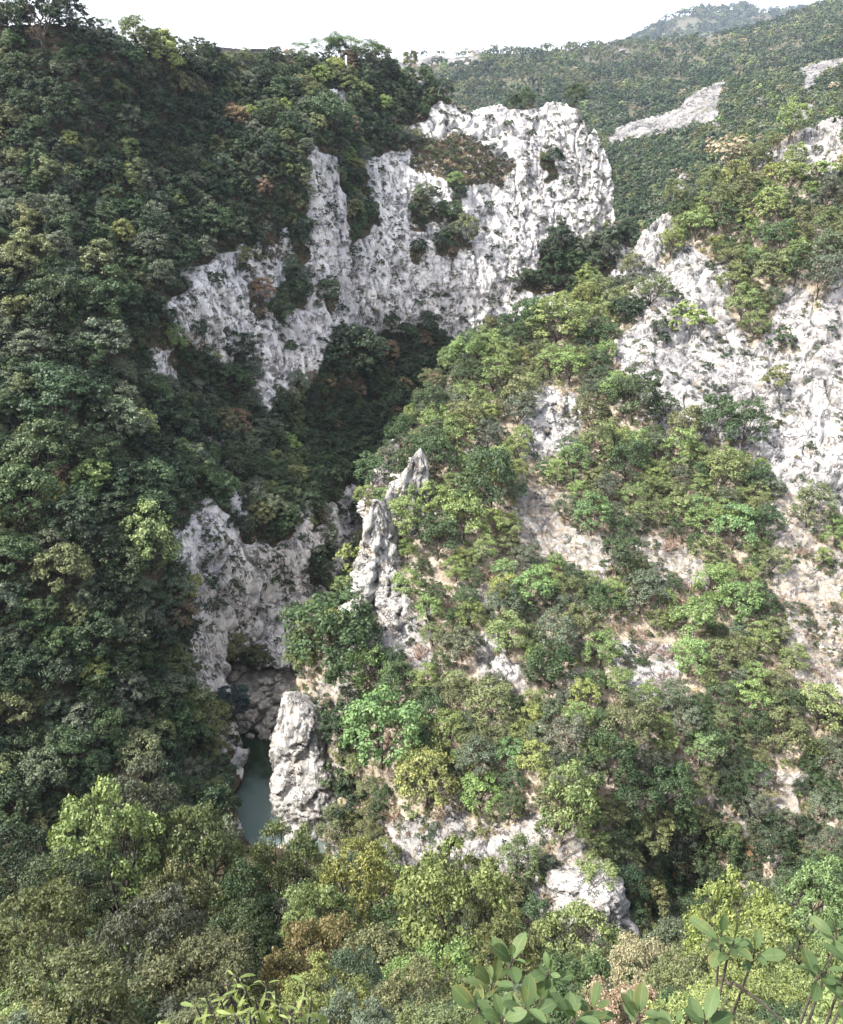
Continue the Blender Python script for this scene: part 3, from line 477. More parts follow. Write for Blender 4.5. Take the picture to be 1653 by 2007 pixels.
# ------------------------------------------------------------------ scattering
PAL = {'dark green': (.034, .057, .030), 'deep green': (.056, .089, .041), 'grey green': (.096, .12, .08), 'olive': (.122, .145, .066), 'light green': (.155, .21, .08), 'yellow green': (.19, .225, .078), 'rust brown': (.17, .13, .088), 'tan': (.30, .255, .18), 'bright green': (.14, .215, .09), 'blue green': (.03, .06, .056), 'red orange': (.30, .17, .11), 'orange': (.165, .145, .075)}
def pick(names, probs): return random.choices(names, probs)[0]
def jit(c, a=.18): k = 1+random.uniform(-a, a); return tuple(max(.004, x*k*(1+random.uniform(-.07, .07))) for x in PAL[c])
def scatter(sh, size, dens, n_try, sep=.62, seed=1, rockmax=.3, exist=None, clear=(), pclear=.85):
    D = SHEETS[sh]; r = np.random.default_rng(seed); ok = np.flatnonzero((D['r'] < rockmax))
    # even on the slope, not in the picture: weight by the area one vertex stands for
    wgt = D['zc'][ok]**2; cand = r.choice(ok, min(n_try, len(ok)), replace=False, p=wgt/wgt.sum()); cell = 3.; grid = {}; res = []
    for (P0, d0) in (exist or []): grid.setdefault(tuple(np.floor(P0/cell).astype(int)), []).append((P0, d0))
    dn = dens(D['u'][cand], D['v'][cand]); rnd = r.random(len(cand))
    if len(clear):
        mid = D['p'][cand].copy(); mid[:, 2] += 2.6; mu, mv, _ = proj(mid); hit = np.zeros(len(cand), bool)
        for poly, val in clear: hit |= inpoly(mu, mv, poly) & (val > .7)
        for poly, val in (L_VEG if sh == 'gorge_hillside' else R_VEG if sh == 'spur_hillside' else []): hit &= ~(inpoly(mu, mv, poly) & (val < .5))
        dn = dn*np.where(hit, 1-pclear, 1.)
    for k_, c in enumerate(cand):
        u, v, p = D['u'][c], D['v'][c], D['p'][c]
        if rnd[k_] > dn[k_]: continue
        d = size(u, v, r); key = tuple(np.floor(p/cell).astype(int)); bad = False
        for i in (-1, 0, 1):
            for j in (-1, 0, 1):
                for k in (-1, 0, 1):
                    for P0, d0 in grid.get((key[0]+i, key[1]+j, key[2]+k), ()):
                        if np.linalg.norm(P0-p) < sep*.5*(d+d0): bad = True; break
                    if bad: break
                if bad: break
            if bad: break
        if bad: continue
        grid.setdefault(key, []).append((p, d)); res.append((p, d, u, v))
    return res
ORD = ['first', 'second', 'third', 'fourth', 'fifth', 'sixth', 'seventh', 'eighth', 'ninth', 'tenth', 'eleventh', 'twelfth', 'thirteenth', 'fourteenth', 'fifteenth', 'sixteenth', 'seventeenth', 'eighteenth', 'nineteenth', 'twentieth']
def plant(name, pr, p, d, col, label, cat, group, hs=1., twig=False, rz=None):
    e = bpy.data.objects.new(name, None); COL.objects.link(e); e.location = p; e.rotation_euler = (random.uniform(-.07, .07), random.uniform(-.07, .07), random.uniform(0, 6.28) if rz is None else rz); e.scale = (d, d, d*hs)
    e.empty_display_size = .3; tag(e, label, cat, group)
    c = link('crown', pr[0], e); c.color = (*col, 1); link('trunk', pr[1], e); return e
def name_rows(items, zone_of, what, rowlen=9):
    """labels that can be followed in the picture: colour, place from the left, row counted down, stretch of slope"""
    z = {}
    for it in items: z.setdefault(zone_of(it['u'], it['v']), []).append(it)
    for zn, L in z.items():
        L.sort(key=lambda i: i['v']); nr = max(1, round(len(L)/rowlen)); per = math.ceil(len(L)/nr)
        for k in range(nr):
            row = sorted(L[k*per:(k+1)*per], key=lambda i: i['u'])
            for j, it in enumerate(row):
                it['label'] = f"{it['c']} {what} {ORD[j]} from left, {ORD[k]} row down {zn}" if nr > 1 else f"{it['c']} {what} {ORD[j]} from left {zn}"

its = [dict(p=np.array([x, y, z]), d=r_, c='grey') for x, y, z, r_ in BED]
for i in its: i['u'], i['v'] = [float(k) for k in proj(i['p'])[:2]]
name_rows(its, lambda u, v: 'in the river bed above the pool', 'boulder', 8)
for k, i in enumerate(its):
    o = link('boulder', BM[k % 5], loc=i['p']+np.array([0, 0, i['d']*.35])); o.scale = (i['d']*1.2, i['d'], i['d']*.8); o.rotation_euler = (random.uniform(-.4, .4), random.uniform(-.4, .4), random.uniform(0, 6.3)); tag(o, i['label'], 'boulder', 'boulders in the river bed')
# --- plants that stand out one by one: (u, v of the foot, crown width in the photo, colour, kind, shapes, label)
def on(sh, u, v): return at(u, v, float(SHEETS[sh]['f'](np.array([float(u)]), np.array([float(v)]))[0]*yray(v)))
G, P_ = 'gorge_hillside', 'spur_hillside'
HAND = [
 (G, 300, 1120, 130, 'light green', OAK, 'bright light green tree on the shaded slope beside the gorge wall', 1.15), (G, 130, 850, 165, 'dark green', OAK, 'big round dark tree on the left slope, dense blue-green crown', .9),
 (G, 462, 1405, 80, 'blue green', OAK, 'dark blue-green bush beside the river boulders', 1.), (G, 690, 745, 140, 'dark green', OAK, 'large dark oak at the foot of the white cliff', .9),
 (G, 450, 775, 95, 'deep green', OAK, 'spreading tree in front of the low white rocks under the cliff', .8), (G, 325, 150, 90, 'yellow green', OAK, 'yellow green tree high under the road wall', .9),
 (G, 475, 520, 55, 'olive', OAK, 'olive bush on the top edge of the white cliff', .8), (G, 465, 250, 60, 'orange', OAK, 'yellow orange bush alone on the upper forest slope', .8),
 (G, 90, 95, 150, 'dark green', OAK, 'big dark tree on the skyline at the top corner', 1.05), (G, 200, 560, 110, 'olive', OAK, 'pale olive tree in a row on the left slope', .8),
 (G, 650, 280, 100, 'deep green', OAK, 'tall green tree above the pale spire rib of the cliff', 1.),
 (P_, 1238, 835, 115, 'deep green', LEAFY, 'dark rounded tree against the left part of the bright rock face', 1.), (P_, 1398, 885, 105, 'deep green', LEAFY, 'tree with a bare trunk against the bright rock face', 1.15),
 (P_, 1455, 880, 85, 'deep green', LEAFY, 'dark tree right of the bare trunked one against the rock', 1.2), (P_, 1338, 880, 75, 'olive', LEAFY, 'thin olive tree left of the bare trunked one', 1.2),
 (P_, 1275, 605, 85, 'olive', LEAFY, 'olive bush on the ledge at the top edge of the rock face', .8), (P_, 1350, 650, 90, 'light green', SHRUB, 'light green bush alone high on the bright rock face', .9),
 (P_, 1290, 650, 45, 'grey green', SHRUB, 'small grey bush left of the light green one on the rock', 1.), (P_, 1232, 635, 70, 'dark green', OAK, 'dark round bush at the left edge of the rock face', .9),
 (P_, 1520, 765, 62, 'olive', SHRUB, 'upright olive bush clinging to the white rock wall', 1.2), (P_, 1530, 680, 55, 'deep green', SHRUB, 'small bush in the crack above the olive one', 1.),
 (P_, 1610, 345, 70, 'light green', SHRUB, 'low green bush between the upper rock slabs', .7), (P_, 1430, 320, 95, 'tan', SHRUB, 'tan dry bush beside the upper rock slabs', .8),
 (P_, 750, 1500, 165, 'bright green', LEAFY, 'mint green tree right of the tall river rock', 1.1), (P_, 838, 1580, 130, 'yellow green', LEAFY, 'yellow green tree below the mint green one', 1.1),
 (P_, 655, 1330, 190, 'deep green', LEAFY, 'broad dark tree with pale leaves over the tall river rock', 1.), (P_, 628, 1400, 75, 'deep green', SHRUB, 'green bush over the right shoulder of the river rock', .9), (P_, 668, 1450, 80, 'dark green', OAK, 'dark tree leaning against the right side of the river rock', 1.1), (P_, 662, 1540, 75, 'deep green', SHRUB, 'bush low on the right side of the river rock', 1.2), (P_, 700, 1470, 70, 'dark green', SHRUB, 'dark bush in the shade right of the river rock, upper one', 1.), (P_, 690, 1580, 85, 'dark green', SHRUB, 'dark bush in the shade right of the river rock, lower one', 1.), (P_, 590, 1375, 60, 'deep green', SHRUB, 'green bush on the head of the river rock', .8), (P_, 800, 1180, 75, 'light green', LEAFY, 'small light tree at the foot of the tallest pinnacle', 1.),
 (P_, 752, 990, 50, 'bright green', LEAFY, 'bright bush in the notch between two pinnacles', .8), (P_, 690, 1110, 70, 'yellow green', SHRUB, 'yellowish bush on the gorge side of the lowest pinnacle', 1.),
 (P_, 1090, 690, 130, 'light green', LEAFY, 'wide pale green tree on the spur crest', .85), (P_, 960, 1010, 130, 'deep green', LEAFY, 'dark tall tree right of the pinnacles', 1.1), (P_, 1100, 1660, 120, 'light green', LEAFY, 'slim tree with two bare stems above the broken block', 1.7),
]
EX = {G: [], P_: []}
for sh, u, v, w, c, pr, lab, hs in HAND:
    p = on(sh, u, v); d = w/F*float(proj(p)[2]); EX[sh].append((p+np.array([0, 0, 0.]), d*1.05))
    plant({'OAK': 'evergreen_oak'}.get('x', 'evergreen_oak' if pr is OAK else ('bush' if pr is SHRUB else 'broadleaf_tree')), pr[random.randrange(len(pr))], p+np.array([0, 0, -.3]), d, jit(c, .08), lab, 'bush' if pr is SHRUB else 'tree', None, hs)

DEAD = [(880,1200),(850,1160),(960,1140),(1330,1190),(1345,1160),(1310,1290),(1220,1330),(1270,1280),(1400,1240),(1290,1345),(1080,1240),(1500,1330),(1560,1260),(1610,1330),(1310,1080),(1640,1200),(820,1290),(770,1600),(1060,1560),(1440,1120),(1570,1090),(1180,1400),(930,1360),(1010,1160),(1150,860),(1180,880),(1240,1250),(1520,1180)]
EX[P_] += [(on(P_, u, v), 3.4) for u, v in DEAD]
# --- trees of the shaded left side
def l_size(u, v, r):
    if v < 480: b = 4.4
    elif u > 520 and v > 620: b = 4.6
    else: b = 5.6
    if u < 260 and 500 < v < 1050: b = 7.0
    return b*r.uniform(.62, 1.3)
def by_poly(polys, base):
    def f(u, v):
        w = np.full(np.shape(u), base, float)
        for poly, val in polys: w = np.where(inpoly(u, v, poly), val, w)
        return w
    return f
l_dens = by_poly([([(1060,480),(1260,470),(1260,610),(1060,610),(960,650),(1000,570)],.35),([(415,75),(615,98),(615,135),(415,122)],0.),([(425,1370),(640,1370),(640,1790),(445,1790)],.0),([(690,330),(860,290),(880,360),(850,460),(770,470),(700,440)],.3)], 1.)
lt = scatter('gorge_hillside', l_size, l_dens, 70000, .55, 11, .3, exist=EX[G], clear=L_ROCK)
items = []
for p, d, u, v in lt:
    up, vp, zc = proj(p+np.array([0, 0, d*.45])); vis = -20 < up < W+20 and vp > -20 and not inpoly(np.array([up]), np.array([vp]), R_OUT)[0]
    c = pick(['dark green', 'deep green', 'grey green', 'olive', 'light green', 'yellow green', 'rust brown'], [.36, .28, .2, .11, .03, .015, .012] if v < 1300 else [.3, .33, .16, .16, .03, .01, .01])
    if 600 < u < 900 and 650 < v < 1000: c = pick(['dark green', 'deep green', 'rust brown'], [.75, .2, .06])
    items.append(dict(p=p, d=d, u=float(up), v=float(vp), c=c, px=d/zc if vis else 0))
items.sort(key=lambda i: -i['px']); ind, rest = items[:300], items[300:]
def l_zone(u, v):
    if v < 230: return 'under the road wall' if u > 350 else 'under the wooded skyline'
    if v < 430: return 'on the upper forest slope'
    if v < 640 and u < 380: return 'left of the white cliff'
    if v < 640: return 'beside the white cliff'
    if u > 480 and v < 1000: return 'below the white cliff'
    if v < 860: return 'left of the rock rib'
    if v < 1100: return 'left of the shaded gorge wall'
    if v < 1350: return 'above the pool'
    return 'left of the pool'
name_rows(ind, l_zone, 'oak')
for k, it in enumerate(ind): plant('evergreen_oak', OAK[k % 8], it['p']+np.array([0, 0, -.2]), it['d'], jit(it['c']), it['label'], 'tree', 'evergreen oaks on the shaded side of the gorge', random.uniform(.85, 1.15))
def flush(name, L, coll, nv, hs=1.): mass(name, np.array([i['p'] for i in L]), np.array([jit(i['c']) for i in L]), np.array([(i['d'], i['d'], i['d']*hs) for i in L]), coll, nv)
flush('oak_woodland', rest, C_OAK, 8)
# undergrowth that closes the gaps (nobody could count it)
under = scatter('gorge_hillside', lambda u, v, r: r.uniform(1.2, 2.6), l_dens, 45000, .75, 13, .42)
flush('undergrowth', [dict(p=p, d=d, c=pick(['dark green', 'deep green', 'grey green', 'olive', 'tan', 'rust brown'], [.3, .25, .2, .15, .05, .05])) for p, d, u, v in under], C_SHRUB, 6)

# --- trees of the sunlit spur
def r_size(u, v, r):
    b = 5.2
    if v < 700: b = 5.6
    if v > 1500: b = 4.6
    return b*r.uniform(.55, 1.35)
CLEAR_R = [([(750,890),(800,880),(838,875),(848,1125),(756,1125)],1.),([(712,995),(755,880),(780,860),(795,890),(764,1000)],1.),([(672,1195),(700,1060),(722,985),(760,985),(800,1110),(826,1200),(838,1290),(740,1300)],1.),([(528,1375),(600,1365),(640,1400),(655,1680),(535,1680)],1.)]
BARE = [([(660,1280),(690,1120),(700,980),(740,880),(765,850),(850,870),(850,1100),(840,1270),(760,1330)],.12),([(930,1240),(1030,1250),(1030,1350),(930,1350)],.1),([(1180,1240),(1340,1260),(1340,1400),(1190,1380)],.25),([(1490,950),(1700,960),(1700,1430),(1550,1420)],.33),([(735,1590),(1085,1590),(1085,1730),(735,1730)],.35),([(830,1130),(960,1130),(960,1260),(830,1260)],.3),([(1020,760),(1150,760),(1150,910),(1020,910)],.35),([(1130,640),(1220,620),(1220,700),(1130,700)],.5),([(1050,1100),(1130,1100),(1130,1280),(1050,1280)],.4),([(690,1180),(840,1180),(840,1330),(690,1330)],.15)]
r_dens = by_poly(BARE, .8)
rt = scatter('spur_hillside', r_size, r_dens, 60000, .60, 17, .45, exist=EX[P_], clear=R_ROCK+CLEAR_R, pclear=.93); items = []
for p, d, u, v in rt:
    up, vp, zc = proj(p+np.array([0, 0, d*.45])); vis = 500 < up < W+20 and -20 < vp < 1860
    c = pick(['deep green', 'grey green', 'olive', 'light green', 'yellow green', 'bright green'], [.22, .2, .24, .27, .04, .03])
    if u > 1200 and v > 1500: c = pick(['dark green', 'deep green', 'grey green', 'olive'], [.3, .3, .2, .2])
    items.append(dict(p=p, d=d, u=float(up), v=float(vp), c=c, px=d/zc if vis else 0))
items.sort(key=lambda i: -i['px']); ind = [i for i in items[:300] if i['px'] > 0]; rest = items[len(ind):]
def r_zone(u, v):
    if v < 600: return 'above the bright face'
    if v < 900: return 'left of the bright face' if u < 1210 else 'below the bright face'
    if v < 1120: return 'behind the pinnacles' if u < 1000 else ('under the bright face' if u < 1480 else 'beside the white scree')
    if v < 1350: return 'below the pinnacles' if u < 1000 else ('on the middle slope' if u < 1380 else 'on the dry ground')
    if v < 1580: return 'by the river rock' if u < 950 else 'on the lower sunlit slope'
    return 'among white rocks' if u < 1200 else 'around the dark hollow'
name_rows(ind, r_zone, 'tree')
for k, it in enumerate(ind): plant('broadleaf_tree', LEAFY[k % 8], it['p']+np.array([0, 0, -.2]), it['d'], jit(it['c']), it['label'], 'tree', 'broadleaf trees on the sunlit spur', random.uniform(.85, 1.2))
if rest: flush('broadleaf_woodland', rest, C_LEAFY, 8)
under = scatter('spur_hillside', lambda u, v, r: r.uniform(.8, 2.0), by_poly([(BARE[0][0], .5)]+BARE[1:4]+[(c, .15) for c, _ in CLEAR_R], .6), 40000, .95, 19, .5)
flush('spur_undergrowth', [dict(p=p, d=d, c=pick(['deep green', 'grey green', 'olive', 'light green', 'tan', 'yellow green'], [.15, .2, .25, .15, .2, .05])) for p, d, u, v in under], C_SHRUB, 6)
gr = scatter('spur_hillside', lambda u, v, r: r.uniform(.6, 1.3), by_poly(BARE[:1], 1.), 60000, .6, 23, .6)
flush('dry_grass', [dict(p=p, d=d, c=pick(['tan', 'rust brown', 'olive'], [.75, .12, .13])) for p, d, u, v in gr], C_GRASS, 4, .7)

# --- far hillsides: woods that read as one mass
for sh, nm, sz, nt_ in (('middle_hillside', 'middle_woodland', 5.2, 30000), ('far_hillside', 'far_woodland', 8., 40000), ('distant_mountain', 'mountain_scrub', 18., 12000)):
    L = scatter(sh, lambda u, v, r: sz*r.uniform(.5, 1.3), lambda u, v: np.clip(.95-.8*sstep(.25, .5, fbm(np.stack([u*.02, v*.05, 0*u], 1), 4, 63)), 0, 1), nt_, .55 if sz < 10 else .7, 29, .3, clear=E1_ROCK if sh == 'middle_hillside' else (), pclear=.7)
    tone = fbm(np.array([p for p, d, u, v in L])*(.03 if sz < 6 else .016), 3, 64)
    flush(nm, [dict(p=p, d=d, c=pick(['dark green', 'deep green', 'grey green', 'olive', 'light green', 'tan'], [.5, .34, .12, .04, 0, 0] if t < -.1 else [.1, .3, .3, .22, .06, .02])) for (p, d, u, v), t in zip(L, tone)], C_FAR, 8)

# ------------------------------------------------------------------ shrubs that cling to the bare rock
def cliff_shrubs(sh, n, seed, zone, where):
    D = SHEETS[sh]; r = np.random.default_rng(seed); ok = np.flatnonzero((D['r'] > .55) & inpoly(D['u'], D['v'], zone)); items = []; got = []
    for c in r.choice(ok, n*6):
        p = D['p'][c]; d = float(r.uniform(.35, 1.)**2*3.2+.5)
        if any(np.linalg.norm(p-o) < .6*(d+e) for o, e in got): continue
        got.append((p, d)); items.append(dict(p=p, d=d, u=float(D['u'][c]), v=float(D['v'][c]), c=pick(['dark green', 'deep green', 'grey green'], [.6, .25, .15])))
        if len(items) >= n: break
    name_rows(items, lambda u, v: where(u, v), 'shrub')
    for k, it in enumerate(items):
        pr = SHRUB[k % 6]; o = link('rock_shrub', pr[0], loc=it['p']+np.array([0, 0, -.15*it['d']])); o.scale = (it['d'],)*3; o.rotation_euler = (0, 0, random.uniform(0, 6.3)); o.color = (*jit(it['c']), 1)
        tag(o, it['label'], 'shrub', 'shrubs clinging to bare rock')
cliff_shrubs('gorge_hillside', 150, 3, [(380,200),(1250,200),(1250,650),(900,690),(560,800),(360,600)], lambda u, v: ('on cliff below the rim' if v < 400 else 'on cliff middle' if v < 540 else 'on cliff foot')+(', right part' if u > 900 else ', left part'))
cliff_shrubs('gorge_hillside', 30, 4, [(360,1000),(700,960),(600,1320),(470,1500),(380,1300)], lambda u, v: 'on the shaded gorge wall')
cliff_shrubs('spur_hillside', 26, 5, [(1200,420),(1653,230),(1653,980),(1480,900),(1250,800)], lambda u, v: 'on the bright rock face')
for sh, nm, th, n_ in (('gorge_hillside', 'cliff_tufts', .12, 9000), ('spur_hillside', 'spur_tufts', .25, 5000)):
    D = SHEETS[sh]; ok = np.flatnonzero(D['r'] > .35); r = np.random.default_rng(31); c = r.choice(ok, n_*3); nn = fbm(D['p'][c]*np.array([.35, .35, .2]), 4, 95); c = c[nn > th][:n_//3]; d = r.uniform(.25, .6, len(c))**1.5*2.6
    mass(nm, D['p'][c]-np.array([0, 0, .1]), np.array([jit(pick(['dark green', 'deep green', 'grey green', 'olive', 'tan', 'rust brown'], [.35, .25, .15, .1, .08, .07])) for _ in c]), np.stack([d, d, d*.9], 1), C_SHRUB, 6)
# ------------------------------------------------------------------ dead shrubs, red and rust coloured bushes on the sunlit slope
its = []
for u, v in DEAD: p = on(P_, u, v); its.append(dict(p=p, u=u, v=v, c='bare grey brown', d=random.uniform(3., 5.)))
name_rows(its, lambda u, v: 'on the sunlit slope', 'shrub', 6)
for k, it in enumerate(its):
    o = link('dead_shrub', TWIG[k % 4], loc=it['p']); o.scale = (it['d']*1.1, it['d']*1.1, it['d']); o.rotation_euler = (0, 0, random.uniform(0, 6.3)); tag(o, it['label'], 'shrub', 'leafless shrubs on the dry slope')
RED = [(P_,1217,1090,32),(P_,610,1255,22),(P_,640,1390,24),(P_,668,1392,18),(P_,1145,1600,30),(P_,1465,1690,36),(P_,1520,1750,20),(P_,1080,990,18),(P_,948,860,34),(P_,1180,915,30),(P_,872,1345,20),(P_,1500,1580,45),(P_,1320,1720,50),(P_,1090,1130,18),(P_,985,1180,20),(G,1132,598,26),(G,580,150,30),(G,690,150,30),(G,450,290,26),(G,500,330,26),(G,520,370,34),(G,270,1075,18),(G,790,780,50),(G,380,690,50),(G,345,950,45),(G,640,770,50),(G,480,545,36)]
its = []
for sh, u, v, w in RED: p = on(sh, u, v); its.append(dict(p=p, u=u, v=v, sh=sh, c=random.choice(['red orange', 'rust brown', 'orange']) if sh == P_ else random.choice(['rust brown', 'orange', 'rust brown']), d=w/F*float(proj(p)[2])))
name_rows(its, lambda u, v: 'above the white cliff' if v < 640 and u < 900 else 'in the shaded gorge' if u < 600 or (u < 800 and v < 900) else 'on the sunlit spur', 'bush', 7)
for k, it in enumerate(its):
    o = link('rust_bush', SHRUB[k % 6][0], loc=it['p']+np.array([0, 0, .9 if it['sh'] == P_ else .6])); o.scale = (it['d'],)*3; o.rotation_euler = (0, 0, random.uniform(0, 6.3)); o.color = (*jit(it['c']), 1); tag(o, it['label'], 'bush', 'bushes turning red and rust')
# ------------------------------------------------------------------ the skyline: stone road wall, pines, post
wl = [(385, 84), (420, 91), (470, 96), (520, 102), (560, 107), (605, 113)]; V = []; n = 60
for k in range(n+1):
    u = 385+(605-385)*k/n; vt = np.interp(u, [a for a, b in wl], [b for a, b in wl]); T = at(u, vt, 207.); off = np.array([0, .5, 0]); j = random.uniform(-.09, .09)
    V += [T+(0, 0, j)-off, T+(0, 0, j)+off, T-(0, 0, 7)+off, T-(0, 0, 7)-off]
Fc = [(4*k+a, 4*k+(a+1) % 4, 4*k+4+(a+1) % 4, 4*k+4+a) for k in range(n) for a in range(4)]+[(0, 3, 2, 1), (4*n, 4*n+1, 4*n+2, 4*n+3)]
tag(link('stone_wall', mesh('stone_wall', V, Fc, M['wall'], smooth=False)), 'long dark stone wall holding up the road on the skyline', 'wall')
def box(name, p, s, mat): x, y, z = [a/2 for a in s]; return mesh(name, [(a*x, b*y, c*z+z) for c in (-1, 1) for a, b in ((-1, -1), (1, -1), (1, 1), (-1, 1))], [(0, 3, 2, 1), (4, 5, 6, 7), (0, 1, 5, 4), (1, 2, 6, 5), (2, 3, 7, 6), (3, 0, 4, 7)], mat, smooth=False)
p = at(507, 101, 207); e = bpy.data.objects.new('parapet', None); COL.objects.link(e); e.location = p-(0, 0, .15); tag(e, 'raised parapet block on top of the stone road wall', 'parapet')
link('block', box('block', p, (3.4, .9, .55), M['wall']), e); o = link('cap', box('cap', p, (3.7, 1.1, .14), M['wall']), e); o.location = (0, 0, .553)
p = at(565, 106, 206.2); o = link('rust_bush', SHRUB[2][0], loc=p); o.scale = (1.7,)*3; o.color = (.6, .06, .05, 1); tag(o, 'small bright red bush on the end of the road wall', 'bush')
p = at(679, 122, 207); e = bpy.data.objects.new('roadside_post', None); COL.objects.link(e); e.location = p; tag(e, 'pale roadside post under the pine crowns', 'post')
v_, f_ = tubes([([(0, 0, -.6), (0, 0, 1.1)], [.2, .19])], 12); link('shaft', mesh('shaft', v_, f_, M['white']), e); v_, f_ = tubes([([(0, 0, 1.1), (0, 0, 1.15), (0, 0, 1.3), (0, 0, 1.4)], [.27, .27, .22, .04])], 12); link('cap', mesh('cap', v_, f_, M['white']), e)
for k, (u, vb, vt, w, lab) in enumerate([(690, 150, 72, 110, 'widest umbrella pine, flat topped, on the ridge by the post'), (645, 150, 72, 70, 'umbrella pine left of the widest one on the ridge'), (590, 135, 82, 42, 'small round pine at the end of the road wall'), (662, 140, 62, 26, 'thin pine top rising behind the umbrella pines'), (725, 150, 86, 70, 'greyish pine right of the widest umbrella pine'), (210, 75, 36, 34, 'small pine on the skyline, left of its neighbour'), (247, 85, 38, 32, 'small pine on the skyline, right of its neighbour'), (17, 60, -14, 30, 'thin tall pine at the top corner of the skyline')]):
    Y = 212.; b, t = at(u, vb, Y), at(u, vt, Y); d = w/F*float(proj(t)[2]); plant('umbrella_pine', PINE[k % 3], b, d, (.075, .12, .045), lab, 'tree', 'pines on the ridge', (t[2]-b[2])/d/1.02)
b, t = at(2, 70, 150.), at(2, -30, 150.); d = 22/F*float(proj(t)[2]); plant('cypress_tree', BUSH[0], b, d, (.035, .035, .03), 'narrow dark cypress at the very corner of the skyline', 'tree', None, (t[2]-b[2])/d/.75)

# ------------------------------------------------------------------ trees and bushes of the near slope
FRONT = [  # u centre, v top, crown width (photo), plan distance, colour, kind, label
 (170,1568,255,44,'light green','T','bright leafy tree, brightest of the lower left corner'),(362,1600,240,46,'olive','T','dark olive tree between the bright tree and the pool'),(262,1512,190,57,'grey green','T','grey green tree behind the bright leafy tree'),
 (548,1648,190,50,'olive','T','olive tree just below the pool'),(692,1652,190,43,'yellow green','T','yellow green tree right below the river rock'),(912,1698,300,32,'light green','T','big round light green tree under the white rocks'),
 (40,1785,330,17.5,'olive','B','glossy olive bush in the lower left corner'),(265,1760,260,18,'grey green','B','silvery bush right of the corner bush'),(470,1790,210,30,'deep green','T','dark tree behind the silvery bush'),
 (605,1808,250,21,'orange','B','brown bush with bare twigs among green ones'),(1150,1812,240,30,'light green','T','round green tree before the broken limestone block'),(1290,1868,210,22,'tan','B','tan bush with thin bare twigs'),
 (1470,1755,220,29,'yellow green','T','yellow green tree before the dark hollow'),(1625,1705,190,36,'bright green','T','fresh green tree at the right edge'),(1560,1850,330,18,'yellow green','B','wide yellow green bush behind the right saplings'),
 (745,1850,220,25,'olive','T','olive tree between brown bush and round tree'),(860,1880,260,19,'light green','B','green bush at the foot of the round tree'),(1120,1935,300,14,'deep green','B','dark bush behind the largest leafed sapling'),
 (380,1890,330,15.5,'olive','B','low olive bush behind the lance leaved plant'),(20,1640,180,50,'dark green','T','dark tree at the left edge below the slope'),(620,1735,200,35,'light green','T','pale tree above the brown bush'),
 (462,1725,170,38,'deep green','T','dark green tree left of the pale one'),(1390,1890,240,19,'olive','B','olive bush beside the tan one'),(620,1935,230,13.5,'yellow green','B','yellowish bush under the brown bush'),
 (830,1950,280,12.5,'olive','B','dark olive bush lowest in the middle'),(1250,1965,260,11.5,'tan','B','dry tan bush among the saplings'),(1500,1950,280,12.5,'yellow green','B','low yellow bush at the slim sapling'),(110,1915,330,12.5,'olive','B','lowest olive bush of the left corner'),
 (1650,1900,220,15,'light green','B','light bush under the right edge sapling'),(100,1700,220,38,'deep green','T','deep green tree left under the bright leafy tree'),(330,1700,200,34,'olive','T','olive tree right under the bright leafy tree'),(1010,1800,170,27,'olive','T','narrow olive tree right of the big round tree'),
 (790,1770,190,36,'deep green','T','deep green tree left of the big round tree'),(1330,1830,180,34,'grey green','T','grey tree at the edge of the dark hollow'),(560,1770,160,38,'grey green','T','grey green tree between two dark trees'),(690,1900,200,17,'grey green','B','grey bush below the olive tree'),
]
for k, (u, vt, w, Y, c, kind, lab) in enumerate(FRONT):
    t = at(u, vt, Y); d = w/F*float(proj(t)[2]); g = float(ground_near(np.array([t[0]]), np.array([t[1]]))[0]); hh = t[2]-g; pr = NEAR if kind == 'T' else BUSH; nat = .97 if kind == 'T' else .77
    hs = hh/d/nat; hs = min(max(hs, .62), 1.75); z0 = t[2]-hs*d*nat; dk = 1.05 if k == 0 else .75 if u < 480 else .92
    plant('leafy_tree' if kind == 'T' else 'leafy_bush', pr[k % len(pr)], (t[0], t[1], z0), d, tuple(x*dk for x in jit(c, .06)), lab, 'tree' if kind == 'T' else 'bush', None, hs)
    if 'twigs' in lab:
        for j in range(1): o = link('bare_bush', TWIGF[j % 2], loc=(t[0]+.2, t[1]-1.2, z0)); o.scale = (d*1.05, d*1.05, hh*1.02 if hh < 2*d else d*1.3); tag(o, 'bare brown twigs in front of the '+('brown bush' if c == 'orange' else 'tan bush'), 'shrub', None)
pts = RNG.uniform((-62, 4), (56, 64), (4300, 2)); z = ground_near(pts[:, 0], pts[:, 1]); sz = RNG.uniform(1.3, 3.2, len(pts)); cl = [jit(pick(['deep green', 'olive', 'grey green', 'light green'], [.3, .32, .22, .16])) for _ in pts]
keep = (np.abs(pts[:, 0]) < pts[:, 1]*.75+16)
mass('near_undergrowth', np.stack([pts[:, 0], pts[:, 1], z], 1)[keep], np.array(cl)[keep], np.stack([sz, sz, sz*.9], 1)[keep], C_NEAR, 3)

